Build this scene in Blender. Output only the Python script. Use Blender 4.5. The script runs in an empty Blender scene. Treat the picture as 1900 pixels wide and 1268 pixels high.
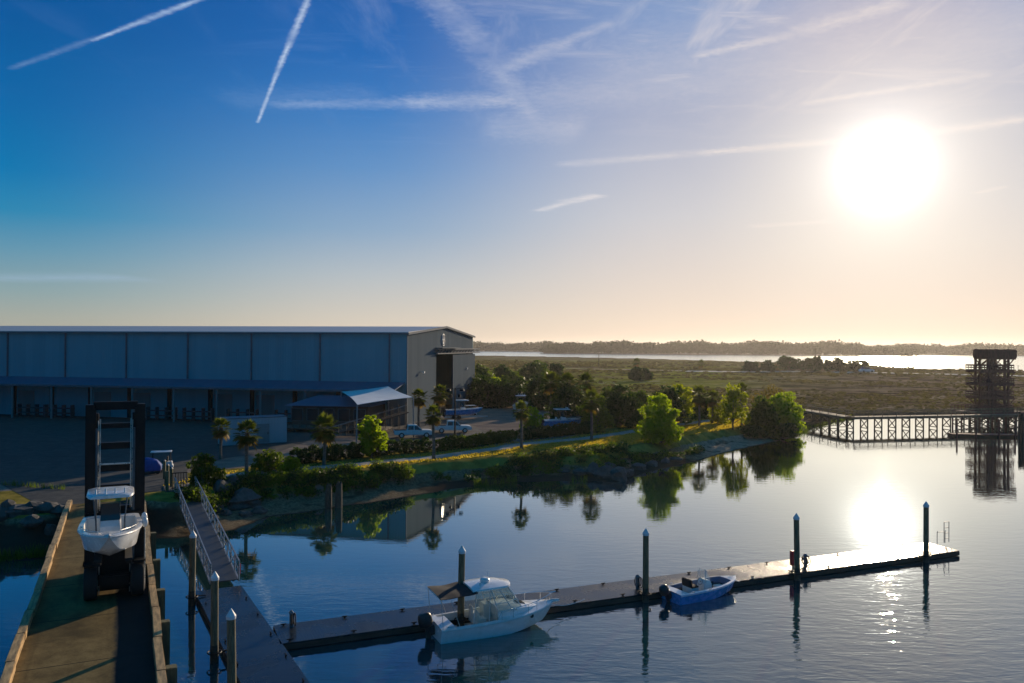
import bpy, bmesh, math, random
import numpy as np
from mathutils import Vector, Matrix

R = math.radians
random.seed(7)
rng = np.random.default_rng(7)
SC = bpy.context.scene
COL = SC.collection

# ------------------------------------------------------------------ camera
CAM_Z = 15.0
FPX = 1478.0            # focal length in pixels of the 1900 px wide photograph
PITCH = math.atan(7.5 / FPX)
ROLL = R(0.36)
cam_data = bpy.data.cameras.new('camera')
cam = bpy.data.objects.new('camera', cam_data)
COL.objects.link(cam)
cam_data.sensor_width = 36.0
cam_data.lens = 36.0 * FPX / 1900.0
cam_data.clip_start = 0.5
cam_data.clip_end = 20000.0
CAM_ROT = Matrix.Rotation(math.pi / 2 + PITCH, 3, 'X') @ Matrix.Rotation(ROLL, 3, 'Z')
cam.matrix_world = Matrix.Translation((0, 0, CAM_Z)) @ CAM_ROT.to_4x4()
SC.camera = cam

# ------------------------------------------------------------------ sun, sky, exposure
HAZE = 0.00006
SUN_EL, SUN_AZ = R(11.6), R(25.0)        # azimuth clockwise from +Y
SUN_DIR = Vector((math.sin(SUN_AZ) * math.cos(SUN_EL), math.cos(SUN_AZ) * math.cos(SUN_EL), math.sin(SUN_EL)))
sl = bpy.data.lights.new('sun', 'SUN')
sl.energy = 5.0
sl.angle = R(0.6)
sl.color = (1.0, 0.80, 0.56)
so = bpy.data.objects.new('sun', sl)
COL.objects.link(so)
so.rotation_euler = SUN_DIR.to_track_quat('Z', 'Y').to_euler()
so.location = SUN_DIR * 500

SC.view_settings.view_transform = 'Standard'
SC.view_settings.look = 'None'
SC.view_settings.exposure = 0.0
SC.view_settings.gamma = 1.0
SC.view_settings.use_curve_mapping = False


def ray(px, py):
    """direction through a pixel of the photograph"""
    return (CAM_ROT @ Vector((px - 950.0, 634.0 - py, -FPX))).normalized()


def P(px, py, z=0.0):
    """point on the horizontal plane z seen at a pixel"""
    d = ray(px, py)
    t = (z - CAM_Z) / d.z
    return Vector((d.x * t, d.y * t, z))


def PD(px, py, Y):
    """point at depth Y seen at a pixel"""
    d = ray(px, py)
    t = Y / d.y
    return Vector((d.x * t, Y, CAM_Z + d.z * t))


class NT:
    """little helper to write node trees"""
    def __init__(s, tree):
        s.t = tree
        s.n = tree.nodes
        s.l = tree.links

    def new(s, typ, **kw):
        n = s.n.new(typ)
        for k, v in kw.items():
            setattr(n, k, v)
        return n

    def put(s, sock, v):
        if hasattr(v, 'is_output') or isinstance(v, bpy.types.NodeSocket):
            s.l.new(v, sock)
        elif isinstance(v, (tuple, list)) and len(v) == 3 and sock.type == 'RGBA':
            sock.default_value = (*v, 1)
        else:
            sock.default_value = v

    def math(s, op, a, b=None, c=None, clamp=False):
        n = s.new('ShaderNodeMath', operation=op, use_clamp=clamp)
        s.put(n.inputs[0], a)
        if b is not None: s.put(n.inputs[1], b)
        if c is not None: s.put(n.inputs[2], c)
        return n.outputs[0]

    def vec(s, op, a, b=None):
        n = s.new('ShaderNodeVectorMath', operation=op)
        s.put(n.inputs[0], a)
        if b is not None:
            s.put(n.inputs[3 if op == 'SCALE' else 1], b)
        return n.outputs['Value' if op in ('LENGTH', 'DOT_PRODUCT', 'DISTANCE') else 0]

    def mix(s, f, a, b, blend='MIX'):
        n = s.new('ShaderNodeMix', data_type='RGBA', blend_type=blend)
        s.put(n.inputs[0], f)
        s.put(n.inputs[6], a)
        s.put(n.inputs[7], b)
        return n.outputs[2]

    def ramp(s, f, stops, interp='LINEAR'):
        n = s.new('ShaderNodeValToRGB')
        cr = n.color_ramp
        cr.interpolation = interp
        while len(cr.elements) < len(stops): cr.elements.new(0.5)
        for e, (p, c) in zip(cr.elements, stops):
            e.position = p
            e.color = (c, c, c, 1) if isinstance(c, (int, float)) else (*c, 1)
        s.put(n.inputs[0], f)
        return n.outputs[0]

    def smooth(s, v, lo, hi, a=0.0, b=1.0):
        n = s.new('ShaderNodeMapRange', interpolation_type='SMOOTHSTEP')
        s.put(n.inputs['Value'], v)
        s.put(n.inputs['From Min'], lo); s.put(n.inputs['From Max'], hi)
        s.put(n.inputs['To Min'], a); s.put(n.inputs['To Max'], b)
        return n.outputs[0]

    def noise(s, vec, scale, detail=3.0, rough=0.55, dist=0.0):
        n = s.new('ShaderNodeTexNoise')
        if vec is not None: s.l.new(vec, n.inputs['Vector'])
        s.put(n.inputs['Scale'], scale); n.inputs['Detail'].default_value = detail
        n.inputs['Roughness'].default_value = rough; n.inputs['Distortion'].default_value = dist
        return n.outputs['Fac']

    def mapping(s, vec, scale=(1, 1, 1), rot=(0, 0, 0), loc=(0, 0, 0)):
        n = s.new('ShaderNodeMapping')
        s.l.new(vec, n.inputs['Vector'])
        n.inputs['Scale'].default_value = scale
        n.inputs['Rotation'].default_value = rot
        n.inputs['Location'].default_value = loc
        return n.outputs[0]


def srgb(r, g, b):
    f = lambda c: ((c / 255 + 0.055) / 1.055) ** 2.4 if c > 10 else c / 255 / 12.92
    return (f(r), f(g), f(b))


def make_world():
    w = bpy.data.worlds.new('World')
    SC.world = w
    w.use_nodes = True
    t = NT(w.node_tree)
    t.n.clear()
    out = t.new('ShaderNodeOutputWorld')
    bg = t.new('ShaderNodeBackground')
    t.l.new(bg.outputs[0], out.inputs[0])
    tc = t.new('ShaderNodeTexCoord').outputs['Generated']
    d = t.vec('NORMALIZE', tc)
    sep = t.new('ShaderNodeSeparateXYZ'); t.l.new(d, sep.inputs[0])
    z = sep.outputs[2]
    zc = t.math('MAXIMUM', z, 0.0)
    sky = t.new('ShaderNodeTexSky', sky_type='NISHITA')
    sky.sun_disc = False
    sky.sun_elevation = SUN_EL
    sky.sun_rotation = SUN_AZ
    sky.air_density = 1.0; sky.dust_density = 0.6; sky.ozone_density = 3.0
    nish = t.vec('SCALE', sky.outputs[0], 0.10)
    # colour of the clear morning sky by elevation, far from the sun
    S = srgb
    c_far = t.ramp(zc, [(0.0, S(176, 170, 154)), (0.026, S(166, 170, 160)), (0.055, S(140, 164, 168)), (0.10, S(98, 150, 176)), (0.14, S(40, 134, 178)), (0.183, S(0, 118, 176)),
                        (0.25, S(0, 102, 168)), (0.33, S(0, 88, 158)), (0.42, S(0, 78, 150)), (1.0, S(0, 58, 120))])
    c_mid = t.ramp(zc, [(0.0, S(220, 202, 182)), (0.03, S(212, 202, 188)), (0.086, S(182, 190, 196)), (0.14, S(142, 170, 198)), (0.215, S(98, 146, 198)),
                        (0.28, S(60, 124, 192)), (0.34, S(36, 106, 182)), (0.42, S(24, 92, 170)), (1.0, S(0, 58, 120))])
    c_near = t.ramp(zc, [(0.0, S(240, 216, 194)), (0.03, S(236, 216, 198)), (0.159, S(206, 204, 208)), (0.275, S(172, 178, 200)),
                         (0.375, S(134, 158, 200)), (0.45, S(120, 148, 194)), (1.0, S(60, 90, 160))])
    c_sun = t.ramp(zc, [(0.0, S(240, 216, 198)), (0.026, S(238, 218, 202)), (0.117, S(236, 224, 212)), (0.23, S(226, 218, 212)), (0.35, S(190, 186, 200)), (0.45, S(160, 170, 200)), (1.0, S(60, 90, 160))])
    cosg = t.vec('DOT_PRODUCT', d, tuple(SUN_DIR))
    gam = t.math('ARCCOSINE', t.math('MINIMUM', cosg, 0.999999))
    # how far round the horizon from the sun
    az = t.math('ABSOLUTE', t.math('SUBTRACT', t.math('ARCTAN2', sep.outputs[0], sep.outputs[1]), SUN_AZ))
    az = t.math('MINIMUM', az, t.math('SUBTRACT', 2 * math.pi, az))
    col = t.mix(t.smooth(az, R(58), R(33)), c_far, c_mid)
    col = t.mix(t.smooth(az, R(36), R(12)), col, c_near)
    col = t.mix(t.smooth(az, R(14), R(1)), col, c_sun)
    near = t.smooth(az, R(50), R(6))
    col = t.mix(0.03, col, nish)
    # away from the sun and overhead the dawn sky is a deep dim blue
    back = t.math('MAXIMUM', t.smooth(sep.outputs[1], 0.80, 0.25), t.smooth(z, 0.46, 0.80))
    col = t.mix(back, col, (0.0, 0.118, 0.29))
    # aureole
    g1 = t.math('POWER', t.math('DIVIDE', R(1.95), t.math('ADD', gam, R(0.05))), 2.3)
    g1 = t.math('MULTIPLY', t.math('MINIMUM', g1, 12.0), t.smooth(gam, R(14), R(4)))
    gn = t.new('ShaderNodeVectorMath', operation='SCALE')
    gn.inputs[0].default_value = (1.0, 0.95, 0.88)
    t.l.new(g1, gn.inputs[3])
    # ---- contrails and cirrus on a plane high above (direction / height)
    uv = t.new('ShaderNodeVectorMath', operation='DIVIDE')
    t.l.new(d, uv.inputs[0])
    cz = t.new('ShaderNodeCombineXYZ')
    zz = t.math('MAXIMUM', z, 0.03)
    for i in range(3): t.l.new(zz, cz.inputs[i])
    t.l.new(cz.outputs[0], uv.inputs[1])
    uvo = uv.outputs[0]

    def U(px, py):
        q = ray(px, py)
        return Vector((q.x / q.z, q.y / q.z, 0))
    # flatten z to 0
    flat = t.vec('MULTIPLY', uvo, (1, 1, 0))
    nz = t.noise(t.mapping(flat, (5, 5, 5)), 6.0, 4.0, 0.65)
    nz2 = t.noise(flat, 14.0, 4.0, 0.7)
    fluff = t.math('MULTIPLY_ADD', nz2, 1.7, -0.25)
    total = None
    kn = t.noise(flat, 3.2, 3.0, 0.6)
    knot = t.math('MULTIPLY_ADD', kn, 2.2, -0.30)
    trails = [((20, 128), (185, 68), 12, .20, .6), ((170, 76), (372, -2), 11, .75, .9), ((478, 228), (518, 125), 9, .80, .8), ((516, 130), (574, -6), 14, .85, .9),
              ((500, 194), (760, 192), 20, .30, .9), ((740, 192), (968, 186), 30, .40, .9), ((960, 187), (1360, 148), 70, .20, .8), ((420, 188), (700, 176), 44, .10, .9),
              ((800, -20), (905, 100), 64, .34, .8), ((900, 95), (1010, 250), 64, .26, .8), ((930, 130), (1052, 78), 36, .34, .8), ((1040, 82), (1142, 40), 22, .26, .6),
              ((1285, 106), (1480, 62), 20, .46, .6), ((1470, 64), (1680, 4), 36, .40, .7), ((1040, 306), (1300, 284), 13, .34, .5), ((1290, 285), (1560, 262), 15, .50, .5),
              ((998, 392), (1060, 374), 10, .62, .4), ((1050, 376), (1114, 362), 12, .70, .5), ((1488, 193), (1700, 160), 13, .45, .5), ((1690, 162), (1840, 136), 20, .35, .6),
              ((1730, 246), (1910, 220), 18, .55, .5), ((1396, 421), (1540, 411), 9, .36, .4), ((-60, 517), (250, 515), 17, .26, .5), ((1812, 359), (1864, 346), 8, .35, .4),
              ((1100, 150), (1800, 60), 150, .16, .9), ((900, 235), (1080, 240), 60, .22, .9), ((1500, 100), (1960, 60), 140, .18, .9)]
    for (a, b, wpx, amp, tex) in trails:
        A, B = U(*a), U(*b)
        n = Vector((b[0] - a[0], b[1] - a[1])); n = Vector((-n.y, n.x)).normalized() * wpx * 0.5
        M_ = U((a[0] + b[0]) / 2 + n.x, (a[1] + b[1]) / 2 + n.y)
        AB = B - A
        M0 = U((a[0] + b[0]) / 2, (a[1] + b[1]) / 2)
        w_uv = abs((M_ - M0).cross(AB).z) / AB.length
        pa = t.vec('SUBTRACT', flat, tuple(A))
        tt = t.math('DIVIDE', t.vec('DOT_PRODUCT', pa, tuple(AB)), AB.length_squared)
        tcl = t.math('MINIMUM', t.math('MAXIMUM', tt, 0.0), 1.0)
        sc = t.new('ShaderNodeVectorMath', operation='SCALE'); sc.inputs[0].default_value = tuple(AB); t.l.new(tcl, sc.inputs[3])
        dist = t.vec('DISTANCE', pa, sc.outputs[0])
        wob = t.math('ADD', t.math('MULTIPLY_ADD', nz, w_uv * 1.6, -w_uv * 0.8), t.math('MULTIPLY_ADD', kn, w_uv * 1.8, -w_uv * 0.9))
        dd = t.math('ADD', dist, wob)
        inten = t.smooth(dd, w_uv * 1.5, -w_uv * 0.25, 0.0, amp * 1.15)
        inten = t.math('MULTIPLY', inten, t.smooth(t.math('ABSOLUTE', t.math('SUBTRACT', tt, 0.5)), 0.62, 0.38))
        inten = t.math('MULTIPLY', t.math('MULTIPLY', inten, t.math('MINIMUM', t.math('MAXIMUM', knot, 0.25), 1.2)), t.math('MULTIPLY_ADD', fluff, tex, 1 - tex * 0.6), clamp=True)
        total = inten if total is None else t.math('MAXIMUM', total, inten)
    # thin cirrus veil towards the sun, upper part of the sky
    ci = t.noise(t.mapping(flat, (0.9, 3.0, 1), (0, 0, R(32))), 1.6, 6.0, 0.62, 0.4)
    ci2 = t.noise(t.mapping(flat, (3.0, 0.8, 1), (0, 0, R(20))), 1.3, 5.0, 0.6, 0.3)
    veil = t.math('MULTIPLY', t.smooth(t.math('MAXIMUM', ci, ci2), 0.50, 0.82), t.math('MULTIPLY', t.smooth(z, 0.20, 0.36), t.math('MULTIPLY_ADD', near, 0.60, 0.04)))
    total = t.math('MAXIMUM', total, veil)
    total = t.math('MULTIPLY', total, t.smooth(z, 0.03, 0.07))
    ccol = t.mix(near, S(176, 200, 232), S(250, 236, 226))
    col = t.mix(total, col, ccol)
    add = t.vec('ADD', col, gn.outputs[0])
    # nothing of the sky is seen below the horizon; keep it dim there
    below = t.smooth(z, -0.02, 0.0)
    fin = t.mix(below, (0.0, 0.02, 0.035), add)
    t.l.new(fin, bg.inputs[0])
    bg.inputs[1].default_value = 1.0
    w.cycles.sampling_method = 'MANUAL'
    w.cycles.sample_map_resolution = 1024


make_world()

# ------------------------------------------------------------------ object helpers


def tag(o, label=None, cat=None, group=None, kind=None):
    if label: o['label'] = label
    if cat: o['category'] = cat
    if group: o['group'] = group
    if kind: o['kind'] = kind
    return o


def thing(name, label, cat, loc=(0, 0, 0), rz=0.0, group=None):
    o = bpy.data.objects.new(name, None)
    o.empty_display_size = 0.3
    COL.objects.link(o)
    o.location = loc
    o.rotation_euler = (0, 0, rz)
    return tag(o, label, cat, group)


def copy_tree(o, parent=None):
    c = o.copy()
    COL.objects.link(c)
    c.parent = parent
    for ch in o.children: copy_tree(ch, c)
    return c


class MB:
    """collects shapes into one mesh"""
    def __init__(s):
        s.v = []; s.f = []; s.m = []; s.cur = 0

    def add(s, vs, fs):
        o = len(s.v)
        s.v += [tuple(v) for v in vs]
        s.f += [tuple(i + o for i in f) for f in fs]
        s.m += [s.cur] * len(fs)
        return s

    def box(s, c, size, rz=0.0, rot=None):
        hx, hy, hz = size[0] / 2, size[1] / 2, size[2] / 2
        m = rot if rot is not None else Matrix.Rotation(rz, 3, 'Z')
        c = Vector(c)
        vs = [c + m @ Vector((sx * hx, sy * hy, sz * hz)) for sz in (-1, 1) for sy in (-1, 1) for sx in (-1, 1)]
        return s.add(vs, [(0, 2, 3, 1), (4, 5, 7, 6), (0, 1, 5, 4), (1, 3, 7, 5), (3, 2, 6, 7), (2, 0, 4, 6)])

    def bar(s, a, b, w, h=None, up=(0, 0, 1)):
        """square bar from a to b"""
        a, b = Vector(a), Vector(b)
        h = h or w
        d = (b - a)
        L = d.length
        if L < 1e-6: return s
        d /= L
        u = Vector(up)
        x = d.cross(u)
        if x.length < 1e-3: x = d.cross(Vector((1, 0, 0)))
        x.normalize()
        y = x.cross(d).normalized()
        vs = []
        for p in (a, b):
            for (i, j) in ((-1, -1), (1, -1), (1, 1), (-1, 1)):
                vs.append(p + x * i * w / 2 + y * j * h / 2)
        return s.add(vs, [(3, 2, 1, 0), (4, 5, 6, 7), (0, 1, 5, 4), (1, 2, 6, 5), (2, 3, 7, 6), (3, 0, 4, 7)])

    def tube(s, pts, r, n=8, cap=True):
        """round tube along points; r a number or one per point"""
        pts = [Vector(p) for p in pts]
        rs = [r] * len(pts) if isinstance(r, (int, float)) else list(r)
        o = len(s.v)
        ref = None
        for i, p in enumerate(pts):
            d = (pts[min(i + 1, len(pts) - 1)] - pts[max(i - 1, 0)]).normalized()
            if ref is None:
                ref = d.cross(Vector((0, 0, 1)))
                if ref.length < 1e-3: ref = Vector((1, 0, 0))
            x = (ref - d * ref.dot(d)).normalized()
            ref = x
            y = d.cross(x)
            for k in range(n):
                a = 2 * math.pi * k / n
                s.v.append(tuple(p + (x * math.cos(a) + y * math.sin(a)) * rs[i]))
        nf = 0
        for i in range(len(pts) - 1):
            for k in range(n):
                k2 = (k + 1) % n
                s.f.append((o + i * n + k, o + i * n + k2, o + (i + 1) * n + k2, o + (i + 1) * n + k)); nf += 1
        if cap:
            s.f.append(tuple(o + k for k in reversed(range(n))))
            s.f.append(tuple(o + (len(pts) - 1) * n + k for k in range(n))); nf += 2
        s.m += [s.cur] * nf
        return s

    def loft(s, rings, closed=True, cap=True):
        """skin a list of rings with equal point count"""
        o = len(s.v)
        n = len(rings[0])
        nf = 0
        for r in rings: s.v += [tuple(p) for p in r]
        for i in range(len(rings) - 1):
            for k in range(n if closed else n - 1):
                k2 = (k + 1) % n
                s.f.append((o + i * n + k, o + i * n + k2, o + (i + 1) * n + k2, o + (i + 1) * n + k)); nf += 1
        if cap and closed:
            s.f.append(tuple(o + k for k in reversed(range(n))))
            s.f.append(tuple(o + (len(rings) - 1) * n + k for k in range(n))); nf += 2
        s.m += [s.cur] * nf
        return s

    def poly(s, pts, z0=None, z1=None):
        """a flat polygon, or a prism when z0 and z1 are given"""
        if z0 is None: return s.add(pts, [tuple(range(len(pts)))])
        n = len(pts)
        vs = [(p[0], p[1], z0) for p in pts] + [(p[0], p[1], z1) for p in pts]
        fs = [tuple(reversed(range(n))), tuple(range(n, 2 * n))] + [(i, (i + 1) % n, n + (i + 1) % n, n + i) for i in range(n)]
        return s.add(vs, fs)

    def extrude(s, prof, a, b, axis='y'):
        """profile of (u, z) pairs extruded along x or y between a and b"""
        mk = (lambda u, zz, q: (u, q, zz)) if axis == 'y' else (lambda u, zz, q: (q, u, zz))
        n = len(prof)
        vs = [mk(u, zz, a) for u, zz in prof] + [mk(u, zz, b) for u, zz in prof]
        fs = [tuple(range(n)), tuple(reversed(range(n, 2 * n)))] + [(i, n + i, n + (i + 1) % n, (i + 1) % n) for i in range(n)]
        return s.add(vs, fs)

    def xform(s, m, start=0):
        s.v[start:] = [tuple(m @ Vector(v)) for v in s.v[start:]]
        return s

    def build(s, name, mats, parent=None, smooth=False, bevel=0.0, fix=True):
        me = bpy.data.meshes.new(name)
        me.from_pydata(s.v, [], s.f)
        if not isinstance(mats, (list, tuple)): mats = [mats]
        for m in mats: me.materials.append(m)
        if len(mats) > 1: me.polygons.foreach_set('material_index', s.m)
        if fix or bevel:
            bm = bmesh.new(); bm.from_mesh(me)
            bmesh.ops.recalc_face_normals(bm, faces=bm.faces)
            if bevel:
                es = [e for e in bm.edges if len(e.link_faces) == 2 and e.calc_face_angle(0) > 0.6]
                try: bmesh.ops.bevel(bm, geom=es, offset=bevel, segments=2, affect='EDGES', clamp_overlap=True)
                except Exception: pass
            bm.to_mesh(me); bm.free()
        if smooth:
            me.polygons.foreach_set('use_smooth', [True] * len(me.polygons))
            try: me.set_sharp_from_angle(angle=R(38))
            except Exception: pass
        o = bpy.data.objects.new(name, me)
        COL.objects.link(o)
        if parent is not None: o.parent = parent
        return o


def np_mesh(name, verts, quads, mat, parent=None, attr=None, smooth=False):
    """fast mesh from arrays (quads of 4 indices)"""
    verts = np.asarray(verts, np.float32); quads = np.asarray(quads, np.int32)
    me = bpy.data.meshes.new(name)
    k = quads.shape[1]
    me.vertices.add(len(verts)); me.vertices.foreach_set('co', verts.ravel())
    me.loops.add(quads.size); me.loops.foreach_set('vertex_index', quads.ravel())
    me.polygons.add(len(quads))
    me.polygons.foreach_set('loop_start', np.arange(0, quads.size, k, dtype=np.int32))
    me.polygons.foreach_set('loop_total', np.full(len(quads), k, np.int32))
    me.update(calc_edges=True)
    if smooth: me.polygons.foreach_set('use_smooth', np.ones(len(quads), bool))
    if attr is not None:
        for nm, data in attr.items():
            a = me.attributes.new(nm, 'FLOAT', 'POINT')
            a.data.foreach_set('value', np.asarray(data, np.float32))
    me.materials.append(mat)
    o = bpy.data.objects.new(name, me)
    COL.objects.link(o)
    if parent is not None: o.parent = parent
    return o

# ------------------------------------------------------------------ materials


def mat_base(name):
    m = bpy.data.materials.new(name)
    m.use_nodes = True
    t = NT(m.node_tree)
    b = t.n['Principled BSDF']
    return m, t, b


def simple(name, col, rough=0.5, metal=0.0, var=0.15, scale=3.0, bump=0.0, bscale=20.0, coat=0.0, spec=0.5, stretch=(1, 1, 1), dirt=None):
    """principled colour broken up by noise in the object's own space"""
    m, t, b = mat_base(name)
    co = t.new('ShaderNodeTexCoord').outputs['Object']
    mp = t.mapping(co, stretch)
    n = t.noise(mp, scale, 5.0, 0.6)
    c0 = tuple(c * (1 - var) for c in col); c1 = tuple(min(1, c * (1 + var)) for c in col)
    cc = t.mix(t.smooth(n, 0.3, 0.7), c0, c1)
    if dirt:
        dn = t.noise(mp, scale * 0.45, 6.0, 0.7)
        cc = t.mix(t.smooth(dn, 0.52, 0.72, 0, 0.8), cc, dirt)
    t.put(b.inputs['Base Color'], cc)
    t.put(b.inputs['Roughness'], t.smooth(n, 0.2, 0.8, max(0, rough - .08), min(1, rough + .1)))
    b.inputs['Metallic'].default_value = metal
    b.inputs['Specular IOR Level'].default_value = spec
    b.inputs['Coat Weight'].default_value = coat
    if bump:
        bn = t.new('ShaderNodeBump'); bn.inputs['Strength'].default_value = bump; bn.inputs['Distance'].default_value = 0.02
        t.l.new(t.noise(mp, bscale, 4.0), bn.inputs['Height']); t.l.new(bn.outputs[0], b.inputs['Normal'])
    return m


def leaf_mat(name, c0, c1, trans=0.5, tcol=None):
    m, t, b = mat_base(name)
    co = t.new('ShaderNodeTexCoord').outputs['Object']
    oi = t.new('ShaderNodeObjectInfo').outputs['Random']
    n = t.noise(co, 1.1, 4.0, 0.65); n2 = t.noise(co, 9.0, 2.0)
    f = t.math('ADD', t.math('MULTIPLY', n, 0.72), t.math('MULTIPLY', n2, 0.28))
    f = t.smooth(t.math('MULTIPLY_ADD', oi, 0.2, t.math('SUBTRACT', f, 0.1)), 0.3, 0.7)
    c = t.mix(f, c0, c1)
    t.put(b.inputs['Base Color'], c)
    b.inputs['Roughness'].default_value = 0.55
    b.inputs['Specular IOR Level'].default_value = 0.12
    tr = t.new('ShaderNodeBsdfTranslucent')
    tc = t.mix(0.5, c, tcol or c1)
    t.put(tr.inputs[0], t.mix(1.0, tc, (1.9, 2.15, 0.6), 'MULTIPLY'))
    mx = t.new('ShaderNodeMixShader'); mx.inputs[0].default_value = trans
    t.l.new(b.outputs[0], mx.inputs[1]); t.l.new(tr.outputs[0], mx.inputs[2])
    t.l.new(mx.outputs[0], t.n['Material Output'].inputs[0])
    return m


def water_mat():
    m, t, b = mat_base('water')
    t.n.remove(b)
    geo = t.new('ShaderNodeNewGeometry').outputs['Position']
    sx = t.new('ShaderNodeSeparateXYZ'); t.l.new(geo, sx.inputs[0])
    dist = t.vec('LENGTH', geo)
    # wind ripples, stronger near the open foreground, calm under the bank
    w1 = t.noise(t.mapping(geo, (0.55, 1.5, 1), (0, 0, R(-8))), 1.0, 2.5, 0.55, 0.5)
    w2 = t.noise(t.mapping(geo, (1.6, 4.4, 1), (0, 0, R(6))), 1.0, 2.0, 0.5, 0.2)
    patch = t.noise(t.mapping(geo, (0.02, 0.05, 1)), 1.0, 3.0)
    nearf = t.smooth(sx.outputs[1], 66.0, 34.0, 0.16, 1.0)
    rightf = t.smooth(sx.outputs[0], -10.0, 14.0, 0.35, 1.0)
    st = t.math('MULTIPLY', t.math('MULTIPLY', nearf, rightf), t.smooth(patch, 0.25, 0.75, 0.35, 1.0))
    far = t.smooth(dist, 90.0, 500.0, 0.0, 0.06)
    st = t.math('ADD', st, far)
    h = t.math('ADD', t.math('MULTIPLY', w1, 1.0), t.math('MULTIPLY', w2, 0.28))
    bn = t.new('ShaderNodeBump'); bn.inputs['Distance'].default_value = 0.06
    t.l.new(h, bn.inputs['Height']); t.l.new(t.math('MULTIPLY', st, 0.8), bn.inputs['Strength'])
    fr = t.new('ShaderNodeFresnel'); fr.inputs['IOR'].default_value = 1.33
    t.l.new(bn.outputs[0], fr.inputs['Normal'])
    gl = t.new('ShaderNodeBsdfGlossy'); t.l.new(t.smooth(dist, 220.0, 650.0, 0.015, 0.17), gl.inputs['Roughness'])
    gl.inputs['Color'].default_value = (0.90, 0.95, 0.92, 1)
    t.l.new(bn.outputs[0], gl.inputs['Normal'])
    df = t.new('ShaderNodeBsdfDiffuse'); df.inputs['Color'].default_value = (0.004, 0.045, 0.055, 1)
    mx = t.new('ShaderNodeMixShader')
    t.l.new(t.math('MULTIPLY_ADD', fr.outputs[0], 2.15, 0.03, clamp=True), mx.inputs[0])
    t.l.new(df.outputs[0], mx.inputs[1]); t.l.new(gl.outputs[0], mx.inputs[2])
    t.l.new(mx.outputs[0], t.n['Material Output'].inputs[0])
    return m


def ground_mat():
    """one sheet: sea bed, beach, yard, marsh; zones come from point attributes"""
    m, t, b = mat_base('ground')
    geo = t.new('ShaderNodeNewGeometry').outputs['Position']
    def at(n):
        a = t.new('ShaderNodeAttribute'); a.attribute_name = n
        return a.outputs['Fac']
    n_big = t.noise(geo, 0.06, 5.0, 0.6)
    n_mid = t.noise(geo, 0.5, 5.0, 0.65)
    n_fine = t.noise(geo, 4.0, 4.0, 0.7)
    wob = t.math('MULTIPLY_ADD', n_mid, 0.5, -0.25)
    # yard: compacted sandy gravel with worn tracks
    trk = t.noise(t.mapping(geo, (0.05, 0.4, 1), (0, 0, R(14))), 1.0, 4.0, 0.6)
    yard = t.mix(t.smooth(t.math('ADD', n_mid, t.math('MULTIPLY', n_fine, .3)), 0.4, 0.9), (0.20, 0.155, 0.125), (0.33, 0.26, 0.21))
    yard = t.mix(t.smooth(trk, 0.42, 0.66, 0, 0.7), yard, (0.16, 0.13, 0.115))
    # beach: sand and shell
    sand = t.mix(t.smooth(n_fine, 0.3, 0.7), (0.11, 0.08, 0.048), (0.27, 0.20, 0.125))
    px_ = t.new('ShaderNodeSeparateXYZ'); t.l.new(geo, px_.inputs[0])
    sand = t.mix(t.smooth(px_.outputs[0], 22.0, 30.0, 0, 0.85), sand, t.mix(t.smooth(n_fine, 0.3, 0.7), (0.24, 0.18, 0.125), (0.46, 0.36, 0.27)))  # paler towards the point: sunlight painted into the sand colour
    sand = t.mix(t.smooth(n_mid, 0.5, 0.68, 0, 0.85), sand, (0.045, 0.034, 0.023))
    mud = t.mix(n_mid, (0.03, 0.025, 0.02), (0.07, 0.055, 0.042))
    # rough grass
    gr = t.mix(t.smooth(n_mid, 0.3, 0.7), (0.15, 0.12, 0.026), (0.36, 0.26, 0.06))
    # marsh: bands of brown and green cordgrass
    band = t.noise(t.mapping(geo, (0.010, 0.014, 1), (0, 0, R(6))), 1.0, 7.0, 0.66, 0.8)
    band2 = t.noise(t.mapping(geo, (0.06, 0.09, 1), (0, 0, R(3))), 1.0, 8.0, 0.72, 0.5)
    marsh = t.mix(t.smooth(band2, 0.40, 0.60), (0.055, 0.035, 0.024), (0.27, 0.19, 0.12))
    gm = t.math('MULTIPLY', at('green'), t.smooth(band, 0.36, 0.56))
    marsh = t.mix(gm, marsh, t.mix(t.smooth(band2, 0.35, 0.65), (0.13, 0.14, 0.022), (0.30, 0.27, 0.04)))
    creek = t.smooth(t.math('ABSOLUTE', t.math('SUBTRACT', band, 0.57)), 0.008, 0.003)
    marsh = t.mix(t.math('MULTIPLY', creek, 0.5), marsh, (0.42, 0.34, 0.26))
    land = t.mix(t.smooth(t.math('ADD', at('grass'), wob), 0.35, 0.65), yard, gr)
    land = t.mix(t.smooth(t.math('ADD', at('sand'), wob), 0.4, 0.6), land, sand)
    land = t.mix(t.smooth(t.math('ADD', at('marsh'), t.math('MULTIPLY', wob, .6)), 0.4, 0.6), land, marsh)
    land = t.mix(t.smooth(t.math('ADD', at('mud'), wob), 0.35, 0.65), land, mud)
    t.put(b.inputs['Base Color'], land)
    b.inputs['Roughness'].default_value = 1.0
    b.inputs['Specular IOR Level'].default_value = 0.0
    bn = t.new('ShaderNodeBump'); bn.inputs['Strength'].default_value = 0.7; bn.inputs['Distance'].default_value = 0.12
    t.l.new(t.math('ADD', n_mid, t.math('MULTIPLY', n_fine, 0.5)), bn.inputs['Height'])
    t.l.new(bn.outputs[0], b.inputs['Normal'])
    return m


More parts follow.
